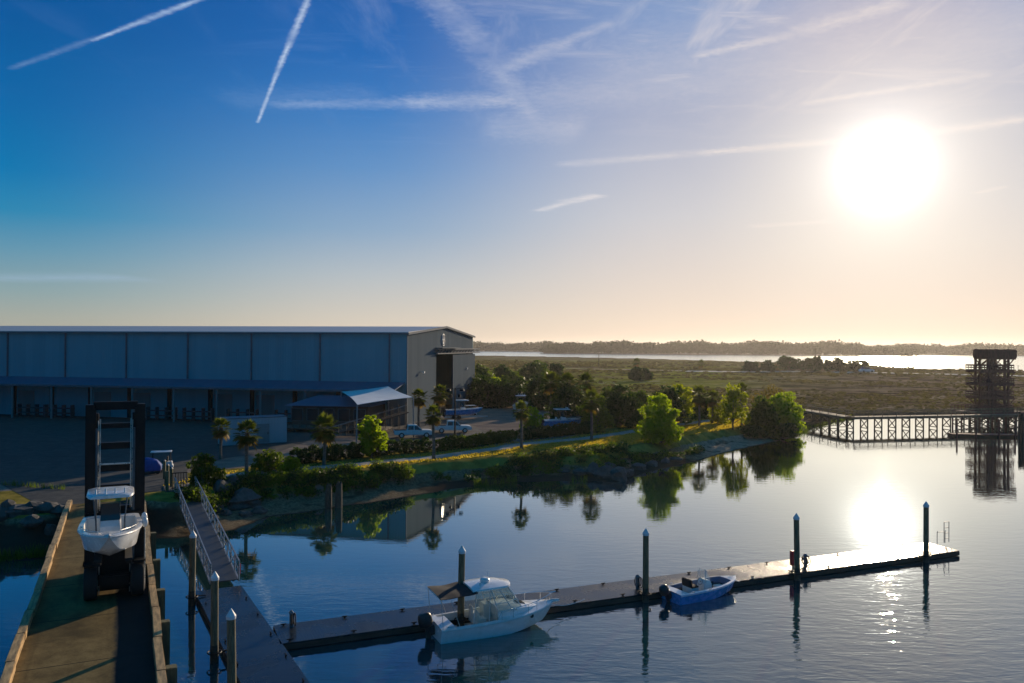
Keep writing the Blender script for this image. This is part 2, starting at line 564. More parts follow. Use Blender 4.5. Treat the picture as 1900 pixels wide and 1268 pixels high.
def wood_mat(name, c0, c1, plank=0.15, axis=0, rough=0.8, gap=0.06, spec=0.3, rot=0.0):
    """boards across one axis of the object's space, with grain"""
    m, t, b = mat_base(name)
    co = t.new('ShaderNodeTexCoord').outputs['Object']
    if rot: co = t.mapping(co, (1, 1, 1), (0, 0, rot))
    sp = t.new('ShaderNodeSeparateXYZ'); t.l.new(co, sp.inputs[0])
    u = t.math('DIVIDE', sp.outputs[axis], plank)
    fl = t.math('FLOOR', u)
    fr = t.math('SUBTRACT', u, fl)
    wn = t.new('ShaderNodeTexWhiteNoise', noise_dimensions='1D'); t.l.new(fl, wn.inputs['W'])
    st = [12, 12, 12]; st[1 - axis if axis < 2 else 0] = 0.8
    g = t.noise(t.mapping(co, tuple(st)), 1.0, 4.0)
    big = t.noise(co, 0.35, 4.0, 0.6)
    f = t.math('ADD', t.math('MULTIPLY', wn.outputs['Value'], 0.40), t.math('ADD', t.math('MULTIPLY', g, 0.35), t.math('MULTIPLY', big, 0.35)))
    c = t.mix(t.smooth(f, 0.25, 0.85), c0, c1)
    edge = t.math('MULTIPLY', t.smooth(fr, 0.0, gap), t.smooth(fr, 1.0, 1 - gap))
    c = t.mix(edge, tuple(x * 0.2 for x in c0), c)
    t.put(b.inputs['Base Color'], c)
    t.put(b.inputs['Roughness'], t.smooth(big, 0.3, 0.7, rough - 0.12, rough + 0.08))
    b.inputs['Specular IOR Level'].default_value = spec
    bn = t.new('ShaderNodeBump'); bn.inputs['Strength'].default_value = 0.5; bn.inputs['Distance'].default_value = 0.01
    t.l.new(t.math('ADD', edge, t.math('MULTIPLY', g, 0.3)), bn.inputs['Height']); t.l.new(bn.outputs[0], b.inputs['Normal'])
    return m


def ribbed_mat(name, c0, pitch=0.3, axis=0, rough=0.45, metal=0.0, streak=0.08, spec=0.15, rib=0.5):
    """profiled metal sheet: vertical ribs, faint panel-to-panel difference and rain streaks"""
    m, t, b = mat_base(name)
    co = t.new('ShaderNodeTexCoord').outputs['Object']
    sp = t.new('ShaderNodeSeparateXYZ'); t.l.new(co, sp.inputs[0])
    u = t.math('DIVIDE', sp.outputs[axis], pitch)
    rb_ = t.math('PINGPONG', u, 0.5)
    ribh = t.smooth(rb_, 0.05, 0.16)
    pn = t.math('FLOOR', t.math('DIVIDE', sp.outputs[axis], pitch * 3))
    wn = t.new('ShaderNodeTexWhiteNoise', noise_dimensions='1D'); t.l.new(pn, wn.inputs['W'])
    st = [0.25, 0.25, 0.25]; st[axis] = 2.5
    s1 = t.noise(t.mapping(co, (2.5, 2.5, 0.12)), 1.0, 4.0, 0.6)
    big = t.noise(co, 0.12, 3.0)
    f = t.math('ADD', t.math('MULTIPLY', wn.outputs['Value'], 0.3), t.math('ADD', t.math('MULTIPLY', s1, 0.5), t.math('MULTIPLY', big, 0.3)))
    c = t.mix(t.smooth(f, 0.3, 0.8), tuple(x * (1 - streak) for x in c0), tuple(min(1, x * (1 + streak * .5)) for x in c0))
    t.put(b.inputs['Base Color'], c)
    b.inputs['Roughness'].default_value = rough; b.inputs['Metallic'].default_value = metal; b.inputs['Specular IOR Level'].default_value = spec
    bn = t.new('ShaderNodeBump'); bn.inputs['Strength'].default_value = rib; bn.inputs['Distance'].default_value = 0.03
    t.l.new(ribh, bn.inputs['Height']); t.l.new(bn.outputs[0], b.inputs['Normal'])
    return m


def concrete_mat(name, c0, c1, joint=4.0, stain=(0.05, 0.045, 0.04), rot=0.0, shade_x=None):
    m, t, b = mat_base(name)
    co = t.new('ShaderNodeTexCoord').outputs['Object']
    if rot: co = t.mapping(co, (1, 1, 1), (0, 0, rot))
    sp = t.new('ShaderNodeSeparateXYZ'); t.l.new(co, sp.inputs[0])
    n = t.noise(co, 1.2, 6.0, 0.65); nf = t.noise(co, 14.0, 3.0); nb = t.noise(co, 0.22, 4.0, 0.6, 0.4)
    lane = t.noise(t.mapping(co, (0.9, 0.06, 1)), 1.0, 4.0, 0.6)
    c = t.mix(t.smooth(t.math('ADD', n, t.math('MULTIPLY', nf, 0.4)), 0.45, 0.95), c0, c1)
    c = t.mix(t.smooth(nb, 0.5, 0.72, 0, 0.65), c, stain)
    c = t.mix(t.smooth(lane, 0.5, 0.7, 0, 0.6), c, stain)
    jy = t.math('PINGPONG', t.math('DIVIDE', sp.outputs[1], joint), 0.5)
    c = t.mix(t.smooth(jy, 0.010, 0.003, 0, 0.8), c, (0.02, 0.018, 0.016))
    rough = t.smooth(n, 0.3, 0.7, 0.75, 0.95)
    if shade_x is not None:      # shade painted into the concrete: dark from x = shade_x outwards
        e = t.smooth(t.math('ADD', sp.outputs[0], t.math('MULTIPLY_ADD', n, 0.5, -0.25)), shade_x - 0.12, shade_x + 0.12)
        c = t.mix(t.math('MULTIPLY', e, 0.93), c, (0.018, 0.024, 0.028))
    t.put(b.inputs['Base Color'], c)
    t.put(b.inputs['Roughness'], rough)
    b.inputs['Specular IOR Level'].default_value = 0.06
    bn = t.new('ShaderNodeBump'); bn.inputs['Strength'].default_value = 0.4; bn.inputs['Distance'].default_value = 0.02
    t.l.new(t.math('ADD', n, nf), bn.inputs['Height']); t.l.new(bn.outputs[0], b.inputs['Normal'])
    return m


def glass_mat(name, tint=(0.02, 0.03, 0.035), rough=0.05):
    m, t, b = mat_base(name)
    b.inputs['Base Color'].default_value = (*tint, 1)
    b.inputs['Roughness'].default_value = rough
    b.inputs['IOR'].default_value = 1.6
    b.inputs['Coat Weight'].default_value = 0.4
    return m


def clear_mat(name, tint=(0.85, 0.92, 0.92), opac=0.25):
    """clear vinyl or acrylic: mostly see-through, with a sheen"""
    m, t, b = mat_base(name)
    b.inputs['Base Color'].default_value = (*tint, 1)
    b.inputs['Roughness'].default_value = 0.08
    tr = t.new('ShaderNodeBsdfTransparent'); tr.inputs[0].default_value = (*tint, 1)
    mx = t.new('ShaderNodeMixShader')
    mx.inputs[0].default_value = opac
    t.l.new(tr.outputs[0], mx.inputs[1]); t.l.new(b.outputs[0], mx.inputs[2])
    t.l.new(mx.outputs[0], t.n['Material Output'].inputs[0])
    return m


M = {}
M['water'] = water_mat()
M['ground'] = ground_mat()
M['gelcoat'] = simple('gelcoat', (0.74, 0.75, 0.76), 0.22, var=0.04, coat=0.4, dirt=(0.6, 0.58, 0.54))
M['gelcoat_deck'] = simple('gelcoat_deck', (0.72, 0.72, 0.70), 0.5, var=0.06, bump=0.15, bscale=60)
M['blue_hull'] = simple('blue_hull', (0.04, 0.27, 0.62), 0.25, var=0.12, coat=0.4)
M['blue_liner'] = simple('blue_liner', (0.10, 0.17, 0.30), 0.6, var=0.15)
M['black_plastic'] = simple('black_plastic', (0.018, 0.019, 0.021), 0.35, var=0.2, coat=0.2)
M['black_canvas'] = simple('black_canvas', (0.012, 0.012, 0.014), 0.85, var=0.25, bump=0.3, bscale=40)
M['rubber'] = simple('rubber', (0.02, 0.02, 0.02), 0.85, var=0.2)
M['steel_black'] = simple('steel_black', (0.012, 0.012, 0.012), 0.55, var=0.25, spec=0.2, dirt=(0.03, 0.018, 0.01))
M['steel_rail'] = simple('steel_rail', (0.50, 0.47, 0.42), 0.30, metal=0.85, var=0.15)
M['alu'] = simple('alu', (0.68, 0.68, 0.67), 0.42, metal=0.6, var=0.1)
M['chrome'] = simple('chrome', (0.75, 0.75, 0.75), 0.18, metal=1.0, var=0.05)
M['glass'] = glass_mat('glass')
M['vinyl'] = clear_mat('vinyl', (0.74, 0.80, 0.76), 0.16)
M['acrylic'] = clear_mat('acrylic', (0.88, 0.93, 0.95), 0.22)
M['white_paint'] = simple('white_paint', (0.74, 0.74, 0.73), 0.35, var=0.05, coat=0.2)
M['white_canopy'] = simple('white_canopy', (0.78, 0.77, 0.76), 0.7, var=0.06, scale=0.6)
M['red'] = simple('red', (0.50, 0.025, 0.03), 0.4, var=0.15)
M['blue_tarp'] = simple('blue_tarp', (0.02, 0.06, 0.28), 0.55, var=0.2)
M['piling'] = simple('piling', (0.15, 0.125, 0.075), 0.9, var=0.4, scale=6.0, bump=0.5, bscale=14, stretch=(3, 3, 0.35), dirt=(0.05, 0.055, 0.03))
M['piling_wet'] = simple('piling_wet', (0.035, 0.033, 0.025), 0.7, var=0.5, scale=8.0, bump=0.8, bscale=30)
M['old_wood'] = simple('old_wood', (0.09, 0.07, 0.05), 0.95, var=0.4, scale=5.0, bump=0.8, bscale=18, stretch=(3, 3, 0.4))
M['tower_wood'] = simple('tower_wood', (0.12, 0.050, 0.046), 0.9, var=0.3, scale=2.0, stretch=(2, 2, 0.5))
M['curb_wood'] = simple('curb_wood', (0.40, 0.26, 0.12), 0.85, var=0.4, scale=2.2, bump=0.5, bscale=14, stretch=(3, 0.5, 3), dirt=(0.14, 0.10, 0.06))
M['fender_wood'] = simple('fender_wood', (0.10, 0.105, 0.06), 0.9, var=0.4, scale=3.0, bump=0.6, bscale=14, stretch=(3, 3, 0.4))
M['rock'] = simple('rock', (0.085, 0.08, 0.072), 0.95, var=0.35, scale=2.0, bump=0.8, bscale=6, dirt=(0.05, 0.045, 0.04))
M['bark'] = simple('bark', (0.11, 0.085, 0.065), 0.95, var=0.35, scale=4.0, bump=0.8, bscale=14, stretch=(1, 1, 0.4))
M['palm_bark'] = simple('palm_bark', (0.17, 0.13, 0.105), 0.95, var=0.35, scale=5.0, bump=0.9, bscale=10, stretch=(0.6, 0.6, 3))
M['leaf_dark'] = leaf_mat('leaf_dark', (0.014, 0.030, 0.012), (0.045, 0.072, 0.020), 0.30)
M['leaf_olive'] = leaf_mat('leaf_olive', (0.030, 0.052, 0.010), (0.10, 0.130, 0.018), 0.45)
M['leaf_bright'] = leaf_mat('leaf_bright', (0.045, 0.080, 0.006), (0.26, 0.30, 0.014), 0.6)
M['leaf_yellow'] = leaf_mat('leaf_yellow', (0.12, 0.135, 0.008), (0.26, 0.25, 0.014), 0.6)
M['leaf_brown'] = leaf_mat('leaf_brown', (0.07, 0.045, 0.018), (0.16, 0.11, 0.04), 0.4)
M['palm_leaf'] = leaf_mat('palm_leaf', (0.035, 0.050, 0.012), (0.10, 0.105, 0.022), 0.40)
M['palm_dead'] = leaf_mat('palm_dead', (0.10, 0.055, 0.02), (0.20, 0.12, 0.04), 0.35)
M['lawn'] = leaf_mat('lawn', (0.19, 0.135, 0.03), (0.42, 0.28, 0.07), 0.5)
M['forest'] = leaf_mat('forest', (0.03, 0.034, 0.022), (0.055, 0.055, 0.034), 0.2)
M['dock_deck'] = wood_mat('dock_deck', (0.006, 0.012, 0.016), (0.018, 0.028, 0.034), 0.15, 0, 0.28, spec=0.38)
M['dock_side'] = simple('dock_side', (0.055, 0.042, 0.033), 0.85, var=0.4, scale=1.5, stretch=(0.4, 3, 3))
M['walk_wood'] = simple('walk_wood', (0.13, 0.105, 0.075), 0.9, var=0.35, scale=2.0)
M['pier_concrete'] = concrete_mat('pier_concrete', (0.24, 0.175, 0.085), (0.42, 0.31, 0.16), 6.0, (0.09, 0.075, 0.05), shade_x=0.55)
M['pavement'] = concrete_mat('pavement', (0.21, 0.185, 0.16), (0.33, 0.295, 0.255), 5.0, (0.17, 0.15, 0.13))
M['path'] = concrete_mat('path', (0.30, 0.265, 0.225), (0.42, 0.375, 0.32), 3.0, (0.22, 0.195, 0.165))
M['yard'] = concrete_mat('yard', (0.055, 0.055, 0.052), (0.12, 0.112, 0.10), 7.0, (0.07, 0.065, 0.06))
M['asphalt'] = concrete_mat('asphalt', (0.055, 0.055, 0.058), (0.11, 0.11, 0.11), 60.0, (0.16, 0.15, 0.14))
M['wall_metal'] = ribbed_mat('wall_metal', (0.15, 0.36, 0.41), 0.45, 0, 0.5)
M['end_metal'] = ribbed_mat('end_metal', (0.15, 0.175, 0.19), 0.45, 1, 0.9, rib=0.06, spec=0.0)
M['roof_metal'] = ribbed_mat('roof_metal', (0.50, 0.49, 0.48), 0.6, 0, 0.42, 0.25)
M['trim'] = simple('trim', (0.12, 0.14, 0.16), 0.5, var=0.15)
M['trim_light'] = simple('trim_light', (0.26, 0.265, 0.265), 0.85, var=0.08, spec=0.03)
M['inside_wall'] = ribbed_mat('inside_wall', (0.22, 0.23, 0.23), 0.6, 0, 0.6)
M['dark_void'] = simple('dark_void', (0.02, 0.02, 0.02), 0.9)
M['rack'] = simple('rack', (0.08, 0.09, 0.10), 0.6, var=0.3)
M['blue_roof'] = ribbed_mat('blue_roof', (0.10, 0.17, 0.26), 0.4, 0, 0.4, 0.2)
M['shed_wall'] = ribbed_mat('shed_wall', (0.38, 0.42, 0.45), 0.4, 0, 0.5)
M['deck_brown'] = simple('deck_brown', (0.09, 0.065, 0.05), 0.85, var=0.3)

# ------------------------------------------------------------------ the land
SHORE_PX = [(-900, 1075), (-300, 1050), (0, 1040), (60, 1042), (110, 1028), (180, 1006), (270, 1000), (330, 1000), (390, 992), (440, 984), (480, 967), (510, 958), (560, 953),
            (640, 940), (700, 932), (760, 922), (840, 908), (900, 901), (950, 896), (1060, 893), (1100, 893), (1140, 897), (1165, 892), (1190, 880), (1240, 868), (1290, 858),
            (1340, 842), (1400, 828), (1450, 818), (1485, 809), (1497, 800), (1515, 794), (1550, 785), (1577, 777), (1640, 774), (1700, 772), (1800, 770), (1900, 770), (2300, 772), (3300, 780)]
SHORE = [P(x, y, 0.0).xy for x, y in SHORE_PX]
BANK_PX = [(4200, 700), (2400, 692), (1950, 690), (1800, 687), (1700, 684), (1600, 678), (1400, 672), (1200, 666), (1000, 662), (880, 660), (600, 658), (0, 655)]
BANK = [P(x, y, 0.0).xy for x, y in BANK_PX]
LAND = SHORE + BANK + [Vector((-3000, BANK[-1].y)), Vector((-3000, 40))]
MARSH_LINE = [P(x, y, 1.0).xy for x, y in [(1512, 797), (1475, 782), (1420, 770), (1380, 765), (1300, 762), (1200, 756), (1120, 746), (1000, 738), (880, 738)]] + [Vector((-60, 222)), Vector((-400, 250)), Vector((-2500, 300))]


def seg_dist(X, Y, line):
    best = np.full(X.shape, 1e9)
    for a, b in zip(line[:-1], line[1:]):
        dx, dy = b[0] - a[0], b[1] - a[1]
        L2 = dx * dx + dy * dy + 1e-9
        t = np.clip(((X - a[0]) * dx + (Y - a[1]) * dy) / L2, 0, 1)
        best = np.minimum(best, np.hypot(X - (a[0] + t * dx), Y - (a[1] + t * dy)))
    return best


def inside(X, Y, poly):
    r = np.zeros(X.shape, bool)
    n = len(poly)
    for i in range(n):
        x0, y0 = poly[i][0], poly[i][1]; x1, y1 = poly[(i + 1) % n][0], poly[(i + 1) % n][1]
        c = ((y0 > Y) != (y1 > Y))
        xi = (x1 - x0) * (Y - y0) / (y1 - y0 + 1e-12) + x0
        r ^= c & (X < xi)
    return r


def sstep(v, lo, hi):
    t = np.clip((v - lo) / (hi - lo), 0, 1)
    return t * t * (3 - 2 * t)


def wave(X, Y, s, ph=0.0):
    """cheap smooth noise"""
    return (np.sin(X * s + ph + 1.7 * np.sin(Y * s * 0.7 + ph)) + np.sin(Y * s * 1.3 - ph * 2 + 1.3 * np.sin(X * s * 0.8 + 2)) + np.sin((X + Y) * s * 1.9 + ph) * 0.5) / 2.5


MARSH_POLY = MARSH_LINE + [Vector((-2500, 3000)), Vector((5000, 3000)), Vector((5000, SHORE[-1].y)), ] + [p for p in reversed(SHORE[31:])]


def land(X, Y):
    """height and zone masks at arrays of points"""
    X = np.asarray(X, float); Y = np.asarray(Y, float)
    d = seg_dist(X, Y, SHORE + [Vector((5000, SHORE[-1].y))])
    db = seg_dist(X, Y, BANK)
    d = np.minimum(d, db)
    ins = inside(X, Y, LAND)
    sd = np.where(ins, d, -d)
    jag = wave(X, Y, 0.9, 1.0) * 0.45 + wave(X, Y, 2.7, 3.0) * 0.2
    sdj = sd + jag * sstep(np.abs(sd), 0.0, 1.5)
    dm = seg_dist(X, Y, MARSH_LINE)
    dm = np.where(inside(X, Y, MARSH_POLY), -dm, dm)
    yard = sstep(dm, -5, 4)
    ztop = 0.45 + 1.55 * yard
    # bank profile: sea bed, sloping beach, then a short steep bank
    z = np.where(sdj < 0, np.maximum(sdj * 0.25, -2.0), 0)
    beach = 0.30 * sstep(sdj, 0, 3.2) + (ztop - 0.30) * sstep(sdj, 3.4, 6.0)
    marsh = ztop * sstep(sdj, 0, 2.0)
    leftb = sstep(X, -24, -30)
    steep = ztop * (0.30 * sstep(sdj, 0, 3.5) + 0.70 * sstep(sdj, 3.0, 4.6))
    prof = np.where(leftb > 0.5, steep, beach)
    prof = prof * yard + marsh * (1 - yard)
    z = np.where(sdj >= 0, prof, z)
    rough = sstep(sdj, 0.5, 2.5) * sstep(sdj, 7.0, 4.5)
    z = z + rough * (wave(X, Y, 2.1, 5.0) * 0.10 + wave(X, Y, 5.5, 2.0) * 0.05)
    z = z + (1 - yard) * sstep(sd, 3, 10) * (wave(X, Y, 0.11, 2.0) * 0.10 + wave(X, Y, 0.31, 7.0) * 0.06)
    sand = sstep(sdj, 5.0, 4.2) * yard
    mud = np.maximum(sstep(sdj, 0.7, 0.1), leftb * sstep(sdj, 4.6, 3.6))
    mud = np.maximum(mud, (1 - yard) * sstep(sdj, 6.0, 1.0))
    mud = np.maximum(mud, sstep(X, -12, -5) * sstep(X, 26, 20) * sstep(sdj, 3.4, 2.2))
    ratio = X / np.maximum(Y, 1)
    grass = np.maximum(sstep(sd, 4.0, 5.0) * sstep(sd, 17, 15), sstep(ratio, 0.05, 0.11))
    grass = np.maximum(grass, leftb * sstep(Y, 70, 66))
    green = sstep(ratio, 0.36, 0.20) * sstep(Y, 1000, 500) + 0.25 * sstep(ratio, 0.5, 0.3)
    return z, dict(sand=sand, mud=mud, grass=grass, marsh=1 - yard, green=np.clip(green, 0, 1)), sd


def gz(x, y):
    return float(land(np.array([x]), np.array([y]))[0][0])


def G(px, py):
    """where the ground shows at a pixel"""
    z = 1.0
    for _ in range(14):
        p = P(px, py, z)
        z = 0.5 * z + 0.5 * max(0.0, gz(p.x, p.y))
    p = P(px, py, z)
    return Vector((p.x, p.y, gz(p.x, p.y)))


def axis_coords(lo, hi, step, far_lo, far_hi, grow):
    c = list(np.arange(lo, hi + 1e-6, step))
    s = step; v = hi
    while v < far_hi:
        s *= grow; v += s; c.append(v)
    s = step; v = lo
    while v > far_lo:
        s *= grow; v -= s; c.insert(0, v)
    return np.array(c)


def make_ground():
    xs = axis_coords(-75, 66, 0.6, -9000, 9000, 1.07)
    ys = axis_coords(20, 178, 0.6, -200, 9000, 1.05)
    X, Y = np.meshgrid(xs, ys)
    z, masks, sd = land(X.ravel(), Y.ravel())
    nx, ny = len(xs), len(ys)
    idx = np.arange(nx * ny).reshape(ny, nx)
    q = np.stack([idx[:-1, :-1], idx[:-1, 1:], idx[1:, 1:], idx[1:, :-1]], -1).reshape(-1, 4)
    v = np.stack([X.ravel(), Y.ravel(), z], -1)
    o = np_mesh('ground', v, q, M['ground'], attr=masks, smooth=True)
    tag(o, 'sandy shore, yard ground and brown tidal marsh beyond', kind='structure')


make_ground()

w_ = MB()
w_.add([(-9000, -300, 0), (9000, -300, 0), (9000, 9000, 0), (-9000, 9000, 0)], [(0, 1, 2, 3)])
tag(w_.build('water', M['water']), 'calm tidal water of the basin, creek and wide river', kind='structure')


def ribbon(name, px_line, width, dz, mat, label):
    pts = [G(x, y) for x, y in px_line]
    # smooth the polyline
    ctl = [p.xy for p in pts]
    out = []
    for i in range(len(ctl) - 1):
        p0, p1, p2, p3 = ctl[max(i - 1, 0)], ctl[i], ctl[i + 1], ctl[min(i + 2, len(ctl) - 1)]
        for k in range(8):
            t = k / 8
            out.append(0.5 * ((2 * p1) + (p2 - p0) * t + (2 * p0 - 5 * p1 + 4 * p2 - p3) * t * t + (3 * p1 - p0 - 3 * p2 + p3) * t ** 3))
    out.append(ctl[-1])
    L, Rr = [], []
    for i, p in enumerate(out):
        d = (out[min(i + 1, len(out) - 1)] - out[max(i - 1, 0)]).normalized()
        n = Vector((-d.y, d.x)) * width / 2
        L.append(p + n); Rr.append(p - n)
    b = MB()
    vs = []
    for l, r in zip(L, Rr):
        for q in (l, r): vs.append((q.x, q.y, gz(q.x, q.y) + dz))
    b.add(vs, [(2 * i, 2 * i + 1, 2 * i + 3, 2 * i + 2) for i in range(len(L) - 1)])
    o = b.build(name, mat)
    tag(o, label, kind='structure')
    return out


PATH_PX = [(352, 905), (400, 889), (450, 881), (560, 871), (665, 862), (728, 855.5), (809, 848.5), (860, 841.5), (930, 832), (961, 826), (1030, 819.5), (1087, 814), (1150, 805), (1201, 797), (1264, 788), (1344, 778), (1400, 772)]
PATH_XY = ribbon('path', PATH_PX, 2.3, 0.03, M['path'], 'paved walking path along the top of the bank')


def sheet(name, px, z, mat, label):
    b = MB()
    b.poly([P(x, y, z) for x, y in px])
    o = b.build(name, mat, fix=False)
    # keep faces pointing up
    if o.data.polygons[0].normal.z < 0: o.data.flip_normals()
    return tag(o, label, kind='structure')


sheet('yard_pavement', [(-500, 892), (2, 899), (80, 941), (132, 938), (262, 915), (318, 910), (352, 905), (346, 872), (420, 850), (520, 838), (590, 812), (600, 760), (560, 742), (-700, 742)], 2.012, M['yard'],
      'concrete yard in front of the long boat shed')
sheet('parking_lot', [(700, 822), (835, 815), (905, 802), (866, 786), (800, 776), (735, 786)], 2.016, M['asphalt'], 'asphalt parking lot beside the hedge')

# ------------------------------------------------------------------ the long boat shed


def rot2(a):
    return Matrix.Rotation(a, 4, 'Z')


E2 = Vector((286.0, 1478.0)).normalized()             # depth direction of the shed
L2 = Vector((-E2.y, E2.x))                            # along the long wall, away to the left
FAR = P(877, 751.6, 2.0).xy


def corner_for(px):
    d = ray(px, 641)
    k = d.x / d.y
    w = (FAR.x - k * FAR.y) / (E2.x - k * E2.y)
    return w


W_SHED = corner_for(755)
NEAR = FAR - E2 * W_SHED
SHED_RZ = math.atan2(-L2.y, -L2.x)
SX, SY = -L2, E2                                       # local axes in the world


def on_end(px, py):
    d = ray(px, py)
    o = Vector((0, 0, CAM_Z))
    n = Vector((SX.x, SX.y, 0))
    t = (Vector((NEAR.x, NEAR.y, 0)) - o).dot(n) / d.dot(n)
    p = o + d * t
    return (p.xy - NEAR).dot(SY), p.z - 2.0


def on_side(px, py, off=0.0):
    d = ray(px, py)
    o = Vector((0, 0, CAM_Z))
    n = Vector((SY.x, SY.y, 0))
    q = NEAR + SY * off
    t = (Vector((q.x, q.y, 0)) - o).dot(n) / d.dot(n)
    p = o + d * t
    return (p.xy - NEAR).dot(SX), p.z - 2.0


def boat_shed():
    root = thing('boat_shed', 'very long blue-grey metal boat storage shed with low lean-to along its side', 'building', (NEAR.x, NEAR.y, 2.0), SHED_RZ)
    w = W_SHED
    ze = on_end(877, 625.4)[1]
    zr = on_end(822, 608.5)[1]
    L = 0.0
    while True:                                          # the far end of the ridge shows near the edge of the photograph
        q = NEAR - SX * L + SY * (w / 2)
        if 950 + FPX * q.x / q.y < 8: break
        L += 0.5
    zl, zlo, dl = 6.75, 5.7, 5.4                         # lean-to: height at wall, at its edge, depth
    t = 0.25
    b = MB()
    b.box((-L / 2, t / 2, ze / 2), (L, t, ze))                                   # front long wall
    b.box((-L / 2, w - t / 2, ze / 2), (L, t, ze))
    b.build('wall', M['wall_metal'], root)
    # gable walls; the near one with its tall door opening
    y0, zd = on_end(809.5, 656); y1 = on_end(877, 640)[0]
    y1 = min(y1 - 1.0, w - 2.0)
    yo = on_end(836.5, 700)[0]
    for (x0, x1, door) in ((-t, 0.0, True), (-L, -L + t, False)):
        g = MB()
        if door:
            g.extrude([(t, 0), (y0, 0), (y0, zd), (w - 5, zd), (w - 5, 0), (w - t, 0), (w - t, ze), (w / 2, zr), (t, ze)], x0, x1, 'x')
        else:
            g.extrude([(t, 0), (w - t, 0), (w - t, ze), (w / 2, zr), (t, ze)], x0, x1, 'x')
        g.build('gable_wall', M['end_metal'], root)
    r = MB()
    ov = 0.35
    for s in (0, 1):
        ya, yb = (-ov, w / 2) if s == 0 else (w + ov, w / 2)
        za = ze - (zr - ze) * ov / (w / 2)
        r.extrude([(ya, za + .02), (yb, zr + .02), (yb, zr + .26), (ya, za + .26)], -L - ov, ov, 'x')
    roof = r.build('roof', M['roof_metal'], root)
    gt = MB(); gt.box((-L / 2, -ov - .09, ze - .02), (L + .7, .18, .22)); gt.build('gutter', M['trim'], roof)
    rk = MB()
    for s in (0, 1):
        ya, yb = (-ov, w / 2) if s == 0 else (w + ov, w / 2)
        rk.bar((ov + .05, ya, ze - .02), (ov + .05, yb, zr + .16), .1, .38)
    rk.build('rake_trim', M['trim_light'], roof)
    ct = MB(); ct.box((.04, .04, ze / 2), (.18, .18, ze - .3)); ct.build('corner_trim', M['trim_light'], root)
    # downpipes that divide the long wall into bays
    for px in (15, 122, 235, 349, 467, 594, 723):
        x = on_side(px, 660)[0]
        d = MB(); d.bar((x, -.1, zl), (x, -.1, ze - .1), .34, .2); d.build('downpipe', M['trim'], root)
    # lean-to
    lt = MB(); lt.extrude([(-dl, zlo), (-.012, zl), (-.012, zl + .16), (-dl, zlo + .16)], -L, -.3, 'x')
    lr = lt.build('lean_to_roof', M['blue_roof'], root)
    fb = MB(); fb.box((-L / 2, -dl - .06, zlo + .0), (L, .12, .34)); fb.build('fascia', M['trim'], lr)
    sp = 7.75
    k = 0
    x = on_side(323, 783, -dl + .3)[0]
    xs = sorted([x + i * sp for i in range(-14, 12)])
    for xx in xs:
        if -L < xx < -1.0:
            p = MB(); p.box((xx, -dl + .25, zlo / 2), (.24, .24, zlo)); p.build('post', M['trim_light'], root)
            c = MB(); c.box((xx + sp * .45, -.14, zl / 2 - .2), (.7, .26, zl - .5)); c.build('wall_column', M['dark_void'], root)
    # lower wall: shutter doors under the lean-to
    for i, xx in enumerate(xs[:-1]):
        if -L + 4 < xx < -6 and i % 3 != 1:
            s_ = MB(); s_.box((xx + sp * .5 + 2.0, -.05, 2.2), (3.3, .08, 4.4)); s_.build('shutter_door', M['inside_wall'], root)
    # inside, seen through the open door
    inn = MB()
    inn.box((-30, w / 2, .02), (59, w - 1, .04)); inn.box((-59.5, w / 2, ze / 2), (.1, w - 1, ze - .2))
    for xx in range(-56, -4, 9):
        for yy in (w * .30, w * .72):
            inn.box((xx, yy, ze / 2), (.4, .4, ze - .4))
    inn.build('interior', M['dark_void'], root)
    # door leaf slid to the right in front of the wall, header with its track
    dl_ = MB(); dl_.box((.30, (yo + w + .3) / 2, zd / 2 - .1), (.14, w + .3 - yo, zd - .5)); door = dl_.build('sliding_door', M['end_metal'], root)
    fr = MB(); fr.bar((.4, yo + .1, .1), (.4, yo + .1, zd - .4), .16, .16); fr.build('door_frame', M['trim_light'], door)
    h = MB()
    h.box((.42, (y0 - 1 + w + 4) / 2, zd + .75), (.5, w + 5 - y0, .22))
    h.box((.42, (y0 - 1 + w + 4) / 2, zd - .05), (.4, w + 5 - y0, .2))
    n = 14
    for i in range(n):
        ya = y0 - 1 + (w + 5 - y0) * i / n; yb = y0 - 1 + (w + 5 - y0) * (i + 1) / n
        h.bar((.42, ya, zd), (.42, yb, zd + .7), .14); h.bar((.42, yb, zd), (.42, yb, zd + .7), .14)
    h.box((.75, y0 + 5.5, zd + 1.0), (1.5, 13, .1))
    h.build('door_header', M['trim_light'], root)
    # round emblem on the gable: white disc with a dark anchor-like figure
    yc, zc = on_end(822, 631)
    rad = abs(on_end(822, 619.5)[1] - zc)
    lg = MB()
    lg.tube([(.02, yc, zc), (.14, yc, zc)], rad, 40)
    lo = lg.build('emblem', M['white_paint'], root)
    fg = MB()
    ring = [(.17, yc + rad * .8 * math.cos(a), zc + rad * .8 * math.sin(a)) for a in np.linspace(0, 2 * math.pi, 33)]
    fg.tube(ring, rad * .05, 5, cap=False)
    for a in (90, 210, 330):
        pts = []
        for k_ in range(13):
            u = k_ / 12
            rr = rad * (.12 + .56 * math.sin(u * math.pi))
            an = R(a) + (u - .5) * 1.05
            pts.append((.16, yc + rr * math.cos(an), zc + rr * math.sin(an)))
        fg.loft([pts, [(p[0] + .05, p[1], p[2]) for p in pts]])
    fg.build('emblem_figure', M['trim'], lo)
    for (px, py) in ((862, 684), (781, 691)):
        y, z = on_end(px, py)
        lm = MB(); lm.box((.55, y, z), (.25, .5, .35)); lm.bar((.0, y, z + .1), (.45, y, z + .1), .1)
        lm.build('wall_lamp', M['white_paint'], root)
    return root, L, dl, xs


SHED, SHED_L, SHED_DL, POST_X = boat_shed()


